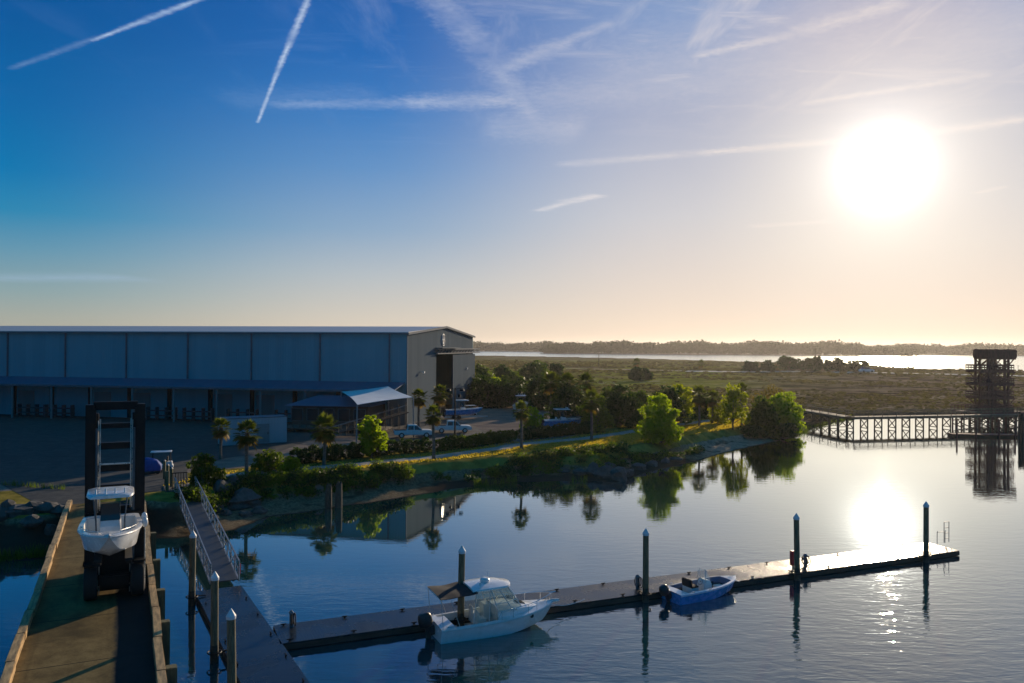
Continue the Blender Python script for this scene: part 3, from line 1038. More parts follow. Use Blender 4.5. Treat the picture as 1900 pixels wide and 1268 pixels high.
def shed_pt(x, y, z=0):
    q = NEAR + SX * x + SY * y
    return Vector((q.x, q.y, 2.0 + z))


# boat racks standing under the lean-to
def storage_rack(i, x, label):
    p = shed_pt(x, -2.6)
    root = thing('storage_rack', label, 'rack', p, SHED_RZ, 'racks under the lean-to')
    for xx in (-2.6, -.9, .9, 2.6):
        b = MB(); b.box((xx, 0, 1.1), (.14, .9, 2.2)); b.build('upright', M['rack'], root)
    for zz in (.75, 1.6):
        b = MB(); b.box((0, -.52, zz), (5.4, .1, .14)); b.box((0, .52, zz), (5.4, .1, .14)); b.build('beam', M['rack'], root)


rack_px = [60, 110, 300, 368, 450, 540]
rack_words = ['dark boat rack under the lean-to behind the left side of the forklift mast', 'dark boat rack under the lean-to between the leftmost post and the forklift', 'dark boat rack under the lean-to just right of the forklift mast',
              'dark boat rack under the lean-to behind the small palm', 'dark boat rack under the lean-to above the white storage box', 'dark boat rack under the lean-to beside the blue roofed hut']
rack_words[0] = 'dark boat rack under the lean-to at the left edge of the photo'
for i, (px, lb) in enumerate(zip(rack_px, rack_words)):
    storage_rack(i, on_side(px, 770, -2.6)[0], lb)

# ------------------------------------------------------------------ concrete lift pier
PD_ = Vector((-715.0, 1478.0)).normalized()             # along the pier, away from the camera
PN_ = Vector((PD_.y, -PD_.x))                           # to its right
PIER_RZ = math.atan2(PN_.y, PN_.x)
PIER_Z = 2.03
PO = P(10, 1250, PIER_Z).xy                              # on the left edge


def pier_l(px, py, z=PIER_Z):
    p = P(px, py, z).xy - PO
    return p.dot(PN_), p.dot(PD_)


PIER_W = pier_l(307, 1250)[0]
PIER_L = pier_l(133, 936)[1]


def pier_pt(x, y, z=PIER_Z):
    q = PO + PN_ * x + PD_ * y
    return Vector((q.x, q.y, z))


def lift_pier():
    root = thing('lift_pier', 'sunlit concrete boat lift pier with timber kerbs and a dark lane of painted shade', 'pier', pier_pt(0, 0, 0), PIER_RZ)
    shade_x = pier_l(212, 1190)[0]  # where the shade painted into the deck colour begins
    M['pier_concrete'] = concrete_mat('pier_concrete', (0.13, 0.088, 0.036), (0.25, 0.175, 0.075), 6.0, (0.05, 0.038, 0.02), shade_x=shade_x)
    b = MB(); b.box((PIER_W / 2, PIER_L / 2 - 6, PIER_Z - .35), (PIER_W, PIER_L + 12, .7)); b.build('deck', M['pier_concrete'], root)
    pl = MB()
    for y in range(-10, int(PIER_L) - 2, 6):
        for x in (.5, PIER_W - .5):
            q = MB(); q.tube([(x, y, -2.5), (x, y, PIER_Z - .7)], .32, 10); q.build('pile', M['piling_wet'], root)
    # timber kerbs in lengths
    y = -11.0; k = 0
    while y < PIER_L - .5:
        ln = min(random.choice([3.4, 3.9, 4.3]), PIER_L - y)
        o = random.uniform(-.05, .05)
        if not (8.2 < y < 9.6):
            q = MB(); q.box((.17 + o, y + ln / 2, PIER_Z + .19), (.34, ln - .06, .38), rz=random.uniform(-.012, .012))
            q.build('kerb_timber', M['curb_wood'], root, bevel=.02)
        y += ln
    y = -11.0
    while y < PIER_L - 2.5:
        ln = min(random.choice([3.4, 3.9, 4.3]), PIER_L - 2.4 - y)
        o = random.uniform(-.05, .05)
        q = MB(); q.box((PIER_W - .17 + o, y + ln / 2, PIER_Z + .19), (.34, ln - .06, .38), rz=random.uniform(-.012, .012))
        q.build('kerb_timber', M['curb_wood'], root, bevel=.02)
        y += ln
    # fender timbers down the right face
    for (px, py) in ((272, 990), (282, 1040), (303, 1094), (314, 1152), (328, 1236)):
        x, y = pier_l(px - 6, py, 2.0)
        x = PIER_W + .24
        q = MB(); q.box((x, y, .2), (.44, .46, 3.6)); q.build('fender_timber', M['fender_wood'], root, bevel=.03)
    return root


lift_pier()

# ------------------------------------------------------------------ boats
M['frame_dark'] = simple('frame_dark', (0.10, 0.11, 0.12), 0.35, metal=0.5)


def hull_sections(Lb, B, D, n=22, rake=.62, sheer=.30, flare=.80, fine=2.2):
    secs = []
    for i in range(n + 1):
        t = i / n
        t = 1 - (1 - t) ** 1.25
        bow = max(0.0, (t - .42) / .58)
        bg = B / 2 * (.92 + .08 * min(1, t / .3)) * max(0.0, 1 - bow ** fine) ** .82 + .015
        zs = D * (1 + sheer * t ** 1.8)
        kb = max(0.0, (t - rake) / (1 - rake))
        kz = zs * .97 * kb ** 2.3
        bc = bg * (flare + .06) * (1 - .38 * bow ** 1.6)
        zc = max(kz, D * .26 + D * .5 * bow ** 2)
        zc = min(zc + (zs - zc) * .0, zs * .985)
        secs.append((t * Lb, bg, zs, bc, zc, kz))
    return secs


def hull_mesh(secs):
    rings = []
    for (x, bg, zs, bc, zc, kz) in secs:
        mid = (bg * .55 + bc * .45 - (bg - bc) * .10)
        zm = zc + (zs - zc) * .5
        half = [(bg, zs), (bg, zs - .07), (mid, zm), (bc, zc), (bc * .96, zc - .02), (bc * .5, kz + (zc - kz) * .48), (0, kz)]
        ring = [(x, -y, z) for y, z in half] + [(x, y, z) for y, z in reversed(half[:-1])]
        rings.append(ring)
    b = MB()
    b.loft(rings, closed=False)
    n = len(rings[0])
    b.add(rings[0], [tuple(range(n))])
    return b


def deck_meshes(secs, t_open, sole, rim=.17, crown=.05, aft=.25):
    """cap rail and foredeck in one mesh, the open well in another"""
    L = secs[-1][0]
    cap, well = MB(), MB()
    op = [s for s in secs if aft <= s[0] <= t_open * L]
    fwd = [s for s in secs if s[0] >= op[-1][0]]
    aftp = [s for s in secs if s[0] <= op[0][0]]
    def rail(s):
        bi = max(.02, s[1] - rim)
        return bi
    for grp, closed in ((aftp, True), (op, False), (fwd, True)):
        for a, b2 in zip(grp[:-1], grp[1:]):
            for sg in (-1, 1):
                A0 = (a[0], sg * (a[1] + .012), a[2] + .004); A1 = (a[0], sg * rail(a), a[2] + .03)
                B0 = (b2[0], sg * (b2[1] + .012), b2[2] + .004); B1 = (b2[0], sg * rail(b2), b2[2] + .03)
                cap.add([A0, A1, B1, B0], [(0, 1, 2, 3)])
                if closed:
                    A2 = (a[0], 0, a[2] + .03 + crown); B2 = (b2[0], 0, b2[2] + .03 + crown)
                    cap.add([A1, A2, B2, B1], [(0, 1, 2, 3)])
    L_ = [(s[0], -rail(s), s[2] + .03) for s in op]; Rr = [(s[0], rail(s), s[2] + .03) for s in op]
    fl = [(s[0], -min(rail(s) - .03, s[3] * .97), sole) for s in op]; fr = [(s[0], min(rail(s) - .03, s[3] * .97), sole) for s in op]
    for i in range(len(op) - 1):
        well.add([L_[i], L_[i + 1], fl[i + 1], fl[i]], [(0, 1, 2, 3)])
        well.add([Rr[i], Rr[i + 1], fr[i + 1], fr[i]], [(3, 2, 1, 0)])
        well.add([fl[i], fl[i + 1], fr[i + 1], fr[i]], [(0, 1, 2, 3)])
    well.add([L_[0], Rr[0], fr[0], fl[0]], [(0, 1, 2, 3)])
    well.add([L_[-1], Rr[-1], fr[-1], fl[-1]], [(3, 2, 1, 0)])
    # aft corner blocks close the transom top
    return cap, well


def outboard(root, x, y, z, tilt=0.0, s=1.0, name='outboard_motor', cowl='black_plastic'):
    """outboard engine: cowl with skirt, midsection, plate, gearcase, propeller"""
    e = bpy.data.objects.new(name, None); COL.objects.link(e); e.parent = root
    e.location = (x, y, z); e.rotation_euler = (0, tilt, 0)
    rings = []
    for (zz, hx, hy, ox) in ((.18, .20, .15, -.30), (.24, .30, .20, -.30), (.42, .34, .215, -.31), (.62, .33, .21, -.32), (.76, .27, .18, -.33), (.82, .16, .11, -.34)):
        rings.append([((ox + hx * math.cos(a) * (1 if abs(math.cos(a)) < .7 else .97)) * s, hy * s * math.copysign(abs(math.sin(a)) ** .7, math.sin(a)), zz * s) for a in np.linspace(0, 2 * math.pi, 17)[:-1]])
    b = MB(); b.loft(rings); b.build('cowl', M[cowl], e, smooth=True)
    b = MB()
    b.box((-.27 * s, 0, -.2 * s), (.20 * s, .13 * s, .8 * s)); b.box((-.08 * s, 0, .0), (.24 * s, .26 * s, .42 * s))
    b.box((-.30 * s, 0, -.58 * s), (.46 * s, .24 * s, .03 * s))
    b.tube([(.02 * s, 0, -.78 * s), (-.2 * s, 0, -.78 * s), (-.48 * s, 0, -.78 * s)], [.03 * s, .085 * s, .06 * s], 10)
    b.box((-.18 * s, 0, -.92 * s), (.2 * s, .03 * s, .24 * s)); b.box((-.24 * s, 0, -.68 * s), (.18 * s, .08 * s, .2 * s))
    b.build('leg', M['black_plastic'], e, bevel=.01)
    b = MB()
    for k in range(3):
        a = 2 * math.pi * k / 3
        u = Vector((0, math.cos(a), math.sin(a))); v = Vector((.35, -math.sin(a) * .8, math.cos(a) * .8))
        c = Vector((-.52 * s, 0, -.78 * s))
        b.add([c + u * .03 * s, c + u * .12 * s + v * .09 * s, c + u * .19 * s, c + u * .12 * s - v * .08 * s], [(0, 1, 2, 3)])
    b.build('propeller', M['alu'], e)
    return e


def rub_rail(root, secs, mat, r=.03):
    b = MB()
    for sg in (-1, 1):
        b.tube([(s[0], sg * (s[1] + .015), s[2] - .05) for s in secs], r, 6)
    b.build('rub_rail', mat, root, smooth=True)


def arch(pts, r=.022):
    b = MB(); b.tube(pts, r, 7)
    return b


def cabin_boat(loc, rz):
    root = thing('cabin_boat', 'white hardtop cabin boat with a black canvas awning moored at the long dock', 'boat', loc, rz)
    Lb, B, D = 6.75, 2.55, 1.02
    s = hull_sections(Lb, B, D, rake=.60, sheer=.36, flare=.80, fine=2.4)
    def lift(m, dz): m.v = [(x, y, z + dz) for x, y, z in m.v]; return m
    dz = -.30
    hull = lift(hull_mesh(s), dz).build('hull', M['gelcoat'], root, smooth=True)
    # dark boot stripe just above the water
    st = MB()
    for sg in (-1, 1):
        for a, b2 in zip(s[:-1], s[1:]):
            if b2[0] > Lb * .9: continue
            st.add([(a[0], sg * (a[3] + .006), a[4] + dz + .03), (b2[0], sg * (b2[3] + .006), b2[4] + dz + .03), (b2[0], sg * (b2[3] + .012), b2[4] + dz + .10), (a[0], sg * (a[3] + .012), a[4] + dz + .10)], [(0, 1, 2, 3)])
    st.build('boot_stripe', M['trim'], hull)
    cap, well = deck_meshes(s, .52, .42, rim=.20)
    deck = lift(cap, dz).build('deck', M['gelcoat'], root, smooth=True)
    lift(well, dz).build('cockpit', M['gelcoat_deck'], root)
    rub_rail(root, [(a[0], a[1], a[2] + dz, 0, 0, 0) for a in s], M['alu'], .028)
    top = lambda t: D * (1 + .36 * t ** 1.8) + dz
    # cabin trunk, rising towards the windscreen
    rings = []
    for (x, hw, h) in ((3.15, .98, .52), (3.9, .95, .50), (4.6, .80, .34), (5.2, .58, .17), (5.65, .32, .05)):
        z0 = top(x / Lb) + .02
        rings.append([(x, -hw, z0), (x, -hw * .92, z0 + h * .75), (x, -hw * .6, z0 + h), (x, hw * .6, z0 + h), (x, hw * .92, z0 + h * .75), (x, hw, z0)])
    b = MB(); b.loft(rings, closed=True); tr = b.build('cabin', M['gelcoat'], root, smooth=True)
    b = MB(); b.box((4.75, 0, top(.7) + .34), (.5, .5, .06), rot=Matrix.Rotation(R(16), 3, 'Y')); b.build('hatch', M['glass'], tr, bevel=.02)
    for sg in (-1, 1):
        b = MB(); b.tube([(5.05, sg * (.965), top(.72) - .17), (5.05, sg * .985, top(.72) - .17)], .11, 14)
        b.xform(Matrix.Translation((5.05, 0, 0)) @ Matrix.Diagonal((1.5, 1, .6, 1)) @ Matrix.Translation((-5.05, 0, .0)) if False else Matrix.Identity(4))
        b.build('porthole', M['glass'], hull)
    # windscreen frame, clear curtains, hardtop
    zt = 2.36
    zb = top(.48) + .47
    f = MB()
    wl = [(3.15, -1.0), (4.0, -.96), (4.75, -.60), (4.95, 0), (4.75, .60), (4.0, .96), (3.15, 1.0)]
    wu = [(2.75, -.92), (3.2, -.90), (3.78, -.56), (3.92, 0), (3.78, .56), (3.2, .90), (2.75, .92)]
    for a, c in zip(wl, wu): f.tube([(a[0], a[1], zb - .12 - .16 * max(0, a[0] - 3.8)), (c[0], c[1], zt)], .025, 6)
    f.tube([(a[0], a[1], zb - .10 - .16 * max(0, a[0] - 3.8)) for a in wl], .03, 6); f.tube([(a[0], a[1], zb + .34) for a in [(p[0] * .55 + q[0] * .45, p[1] * .55 + q[1] * .45) for p, q in zip(wl, wu)]], .02, 6)
    for sg in (-1, 1):
        f.tube([(1.75, sg * 1.02, top(.3)), (1.95, sg * .93, zt)], .022, 6); f.tube([(2.6, sg * 1.05, top(.4)), (2.7, sg * .93, zt)], .022, 6)
    f.build('windscreen_frame', M['alu'], root, smooth=True)
    v = MB()
    for i in range(len(wl) - 1):
        a, a2, c, c2 = wl[i], wl[i + 1], wu[i], wu[i + 1]
        v.add([(a[0], a[1], zb - .1 - .16 * max(0, a[0] - 3.8)), (a2[0], a2[1], zb - .1 - .16 * max(0, a2[0] - 3.8)), (c2[0], c2[1], zt), (c[0], c[1], zt)], [(0, 1, 2, 3)])
    for sg in (-1, 1):
        v.add([(1.78, sg * 1.025, top(.3)), (3.14, sg * 1.005, top(.46)), (2.76, sg * .925, zt), (1.96, sg * .935, zt)], [(0, 1, 2, 3)])
    v.build('clear_curtain', M['vinyl'], root, fix=False)
    h = MB()
    rings = []
    for (x, hw, zo) in ((1.75, .93, 0), (2.2, 1.0, .03), (3.0, 1.0, .05), (3.6, .88, .03), (3.95, .6, -.01), (4.08, .3, -.03)):
        rings.append([(x, -hw, zt + zo), (x, -hw * .96, zt + .07 + zo), (x, -hw * .5, zt + .15 + zo), (x, hw * .5, zt + .15 + zo), (x, hw * .96, zt + .07 + zo), (x, hw, zt + zo)])
    h.loft(rings); ht = h.build('hardtop', M['gelcoat'], root, smooth=True)
    b = MB(); b.loft([[(2.75 + r_ * math.cos(a), r_ * math.sin(a), zt + z_) for a in np.linspace(0, 2 * math.pi, 21)[:-1]] for r_, z_ in ((.20, .16), (.25, .20), (.25, .33), (.20, .38), (.06, .40))])
    b.build('radar_dome', M['gelcoat'], ht, smooth=True)
    for q_ in (([(2.3, -.5, zt + .13), (2.3, -.5, zt + .34)], .05), ([(3.1, .5, zt + .13), (3.1, .5, zt + .3)], .04), ([(2.9, 0, zt + .14), (2.9, 0, zt + .72)], .014)):
        b = MB(); b.tube(q_[0], q_[1], 8); b.build('antenna', M['white_paint'], ht)
    # black canvas awning aft of the hardtop
    c = MB()
    nx, ny = 8, 8
    gr = []
    for i in range(nx + 1):
        for j in range(ny + 1):
            u, w = i / nx, j / ny
            x = -.05 + (1.95 + .05) * u
            y = -1.15 + 2.30 * w
            sag = .05 * math.sin(math.pi * u) * 1.0 + .02 * math.sin(u * 9 + w * 4)
            gr.append((x, y, zt + .02 - .10 * (1 - u) - sag + .06 * math.sin(math.pi * w)))
    fs = [(i * (ny + 1) + j, i * (ny + 1) + j + 1, (i + 1) * (ny + 1) + j + 1, (i + 1) * (ny + 1) + j) for i in range(nx) for j in range(ny)]
    c.add(gr, fs); c.add([(x, y, z - .03) for x, y, z in gr], [tuple(reversed(q)) for q in fs])
    c.build('awning', M['black_canvas'], root, smooth=True)
    f = MB()
    for sg in (-1, 1):
        f.tube([(.12, sg * 1.08, top(.05)), (-.02, sg * 1.1, zt - .15)], .016, 6); f.tube([(1.0, sg * 1.12, top(.15)), (.5, sg * 1.1, zt - .22)], .014, 6)
    f.tube([(-.03, -1.12, zt - .15), (-.03, 1.12, zt - .15)], .018, 6)
    f.build('awning_frame', M['alu'], root)
    # cockpit: helm seat, engine well, transom
    b = MB(); b.box((2.35, .45, .62), (.5, .5, .5)); b.box((2.15, .45, 1.0), (.1, .5, .5)); b.box((2.35, -.45, .62), (.5, .5, .5)); b.box((2.15, -.45, 1.0), (.1, .5, .5)); b.build('helm_seat', M['gelcoat_deck'], root, bevel=.04)
    b = MB(); b.box((2.95, .45, .9), (.4, .7, .8)); b.build('console', M['gelcoat_deck'], root, bevel=.04)
    b = MB(); b.box((.55, 0, top(0) - .16), (.6, 1.7, .36)); b.build('engine_well', M['gelcoat'], root, bevel=.05)
    outboard(root, -.05, .05, .42, R(-8), 1.15)
    # bow rail and pulpit
    rl = MB()
    for sg in (-1, 1):
        pts = []
        for t in (.50, .60, .70, .80, .90, .97):
            i = min(range(len(s)), key=lambda k: abs(s[k][0] / Lb - t))
            q = s[i]
            pts.append((q[0], sg * max(.06, q[1] - .10), q[2] + dz + .46))
            rl.tube([(q[0], sg * max(.06, q[1] - .08), q[2] + dz), pts[-1]], .013, 6)
        pts.insert(0, (pts[0][0] - .25, pts[0][1] + sg * .03, pts[0][2] - .42)); pts.append((Lb + .18, 0, pts[-1][2] + .02))
        rl.tube(pts, .018, 7)
    rl.build('bow_rail', M['chrome'], root, smooth=True)
    b = MB(); b.box((Lb + .05, 0, top(1) - .02), (.62, .26, .07)); b.build('bow_pulpit', M['gelcoat'], root, bevel=.02)
    b = MB(); b.bar((Lb - .1, 0, top(1) + .06), (Lb + .4, 0, top(1) + .02), .04, .06); b.bar((Lb + .3, 0, top(1) - .0), (Lb + .22, 0, top(1) - .24), .1, .03); b.build('anchor', M['chrome'], root)
    # illegible maker's lettering aft on the side
    b = MB(); x = 1.0
    return root


bp0 = P(818, 1196, 0).xy; bp1 = P(1030, 1119, 1.3).xy
h = (bp1 - bp0).normalized()
hd = math.atan2(h.y, h.x)
nrm = Vector((-h.y, h.x))
cpos = bp0 + nrm * 1.05
cabin_boat((cpos.x, cpos.y, 0), hd)


def skiff(loc, rz):
    root = thing('motor_skiff', 'small open blue skiff with a white console tied to the long dock', 'boat', loc, rz)
    Lb, B, D = 5.2, 2.0, .80
    s = hull_sections(Lb, B, D, rake=.66, sheer=.26, flare=.82, fine=2.6)
    dz = -.22
    def lift(m): m.v = [(x, y, z + dz) for x, y, z in m.v]; return m
    lift(hull_mesh(s)).build('hull', M['blue_hull'], root, smooth=True)
    cap, well = deck_meshes(s, .86, .34, rim=.16, crown=.02, aft=.4)
    lift(cap).build('deck', M['gelcoat'], root, smooth=True)
    lift(well).build('cockpit', M['blue_liner'], root)
    rub_rail(root, [(a[0], a[1], a[2] + dz, 0, 0, 0) for a in s], M['gelcoat'], .022)
    b = MB()
    b.loft([[(2.35, -.36, .12), (3.0, -.36, .12), (3.0, .36, .12), (2.35, .36, .12)], [(2.35, -.34, .75), (2.95, -.34, .70), (2.95, .34, .70), (2.35, .34, .75)], [(2.45, -.32, 1.0), (2.85, -.30, .92), (2.85, .30, .92), (2.45, .32, 1.0)]])
    cs = b.build('console', M['gelcoat'], root, bevel=.03)
    b = MB(); ring = [(2.30 + .05 * math.sin(a), .2 * math.cos(a), .86 + .2 * math.sin(a)) for a in np.linspace(0, 2 * math.pi, 17)]; b.tube(ring, .015, 6, cap=False); b.tube([(2.36, 0, .84), (2.3, 0, .86)], .03, 6); b.build('steering_wheel', M['black_plastic'], cs)
    b = MB()
    wr = [(2.5, -.33), (2.85, -.30), (2.95, 0), (2.85, .30), (2.5, .33)]
    for i in range(4):
        a, c = wr[i], wr[i + 1]
        b.add([(a[0], a[1], .94), (c[0], c[1], .94), (c[0] - .22, c[1] * .7, 1.5), (a[0] - .22, a[1] * .7, 1.5)], [(0, 1, 2, 3)])
    b.build('windscreen', M['acrylic'], cs, fix=False)
    b = MB(); b.tube([(2.45, -.36, .8), (2.42, -.34, 1.15), (2.5, -.24, 1.58), (2.5, .24, 1.58), (2.42, .34, 1.15), (2.45, .36, .8)], .018, 7); b.tube([(2.74, -.24, 1.46), (2.80, 0, 1.48), (2.74, .24, 1.46)], .012, 6); b.build('grab_rail', M['alu'], cs, smooth=True)
    b = MB(); b.box((1.55, 0, .40), (.55, .85, .55)); b.build('seat_box', M['gelcoat'], root, bevel=.03)
    b = MB(); b.box((1.55, 0, .72), (.58, .9, .10)); b.box((1.28, 0, .95), (.10, .9, .42)); b.build('seat', M['black_canvas'], root, bevel=.04)
    b = MB(); b.box((.62, 0, .48), (.45, 1.45, .10)); b.build('aft_bench', M['gelcoat_deck'], root, bevel=.02)
    b = MB(); b.box((3.95, 0, .26), (.55, .8, .22)); b.build('cooler', M['gelcoat_deck'], root, bevel=.03)
    b = MB()
    for sg in (-1, 1):
        for xx in (.9, 2.2): b.box((xx, sg * .98, .68), (.22, .05, .05))
    b.box((4.75, 0, .80), (.2, .06, .06)); b.build('cleat', M['chrome'], root)
    outboard(root, -.03, 0, .42, R(-22), .95)
    return root


bp0 = P(1262, 1124, 0).xy; bp1 = P(1387, 1076, .75).xy
h2 = (bp1 - bp0).normalized()
n2 = Vector((-h2.y, h2.x))
sp_ = bp0 + n2 * .85
skiff((sp_.x, sp_.y, 0), math.atan2(h2.y, h2.x))


M['smoked'] = glass_mat('smoked', (0.015, 0.03, 0.04), 0.08)
M['frame_dark'] = simple('frame_dark', (0.10, 0.11, 0.12), 0.35, metal=0.5)


def console_boat(loc, rz, label, name='console_boat', group=None, Lb=6.6, B=2.55, hull_m='gelcoat', full=True, motor=True):
    """centre console with a T-top"""
    root = thing(name, label, 'boat', loc, rz, group)
    D = 1.05
    s = hull_sections(Lb, B, D, rake=.58, sheer=.30, flare=.80, fine=2.6)
    hull_mesh(s).build('hull', M[hull_m], root, smooth=True)
    cap, well = deck_meshes(s, .84, .45, rim=.2, crown=.03, aft=.5)
    cap.build('deck', M['gelcoat'], root, smooth=True)
    well.build('cockpit', M['gelcoat_deck'], root)
    rub_rail(root, s, M['gelcoat'], .03)
    b = MB()
    b.loft([[(2.7, -.48, .45), (3.75, -.44, .45), (3.75, .44, .45), (2.7, .48, .45)], [(2.7, -.46, 1.35), (3.62, -.42, 1.25), (3.62, .42, 1.25), (2.7, .46, 1.35)], [(2.85, -.42, 1.55), (3.4, -.38, 1.5), (3.4, .38, 1.5), (2.85, .42, 1.55)]])
    cs = b.build('console', M['gelcoat'], root, bevel=.04)
    b = MB(); b.add([(3.42, -.42, 1.48), (3.42, .42, 1.48), (3.0, .38, 2.2), (3.0, -.38, 2.2)], [(0, 1, 2, 3)])
    for sg in (-1, 1): b.add([(3.40, sg * .43, 1.48), (2.85, sg * .46, 1.5), (2.75, sg * .4, 2.2), (2.98, sg * .39, 2.2)], [(0, 1, 2, 3)])
    b.build('windscreen', M['smoked'], cs, fix=False)
    f = MB()
    for sg in (-1, 1):
        f.tube([(2.6, sg * .58, .45), (2.5, sg * .62, 1.5), (2.35, sg * .72, 2.62)], .03, 7); f.tube([(3.7, sg * .55, .45), (3.55, sg * .6, 1.5), (3.3, sg * .72, 2.62)], .03, 7)
        f.tube([(2.4, sg * .7, 2.3), (3.4, sg * .7, 2.3)], .02, 6)
    f.build('t_top_frame', M['frame_dark'], root, smooth=True)
    rings = []
    for (x, hw, zo) in ((1.75, .92, -.02), (1.95, 1.0, 0), (3.5, 1.0, 0), (3.95, .9, -.02), (4.05, .8, -.05)):
        rings.append([(x, -hw, 2.66 + zo), (x, -hw * .97, 2.74 + zo), (x, -hw * .7, 2.80 + zo), (x, hw * .7, 2.80 + zo), (x, hw * .97, 2.74 + zo), (x, hw, 2.66 + zo)])
    b = MB(); b.loft(rings); tt = b.build('t_top', M['gelcoat'], root, smooth=True)
    if full:
        b = MB()
        for y in (-.6, -.2, .2, .6): b.tube([(3.75 if abs(y) > .5 else 3.85, y, 2.74), (3.7, y, 3.0)], .035, 8)
        b.build('rod_holder', M['gelcoat'], tt)
        b = MB(); b.box((2.2, 0, .75), (.55, .9, .6)); b.box((2.0, 0, 1.25), (.1, .9, .5)); b.build('leaning_post', M['gelcoat_deck'], root, bevel=.04)
        b = MB(); b.box((4.35, 0, .68), (.7, .8, .44)); b.build('seat', M['gelcoat_deck'], root, bevel=.05)
        rl = MB()
        for sg in (-1, 1):
            pts = []
            for t in (.55, .68, .80, .92):
                q = s[min(range(len(s)), key=lambda k: abs(s[k][0] / Lb - t))]
                p_ = (q[0], sg * max(.05, q[1] - .1), q[2] + .16); pts.append(p_); rl.tube([(p_[0], p_[1], q[2] + .02), p_], .012, 5)
            rl.tube(pts, .014, 6)
        rl.build('bow_rail', M['chrome'], root)
    if full and not motor:
        for xx in (1.2, 2.4):
            b = MB(); b.loft([[(xx + k * math.cos(a), B / 2 + .17 + k * math.sin(a), D + .02 + z_) for a in np.linspace(0, 2 * math.pi, 13)[:-1]] for k, z_ in ((.03, .25), (.11, .17), (.15, 0), (.11, -.18), (.03, -.26))]); b.build('fender', M['gelcoat'], root, smooth=True)
    if motor:
        outboard(root, -.05, -.36, .95, R(-4), 1.1); outboard(root, -.05, .36, .95, R(-4), 1.1)
    return root


# ------------------------------------------------------------------ forklift with the boat it carries
FM = P(212, 1106, PIER_Z)
LIFT_RZ = PIER_RZ


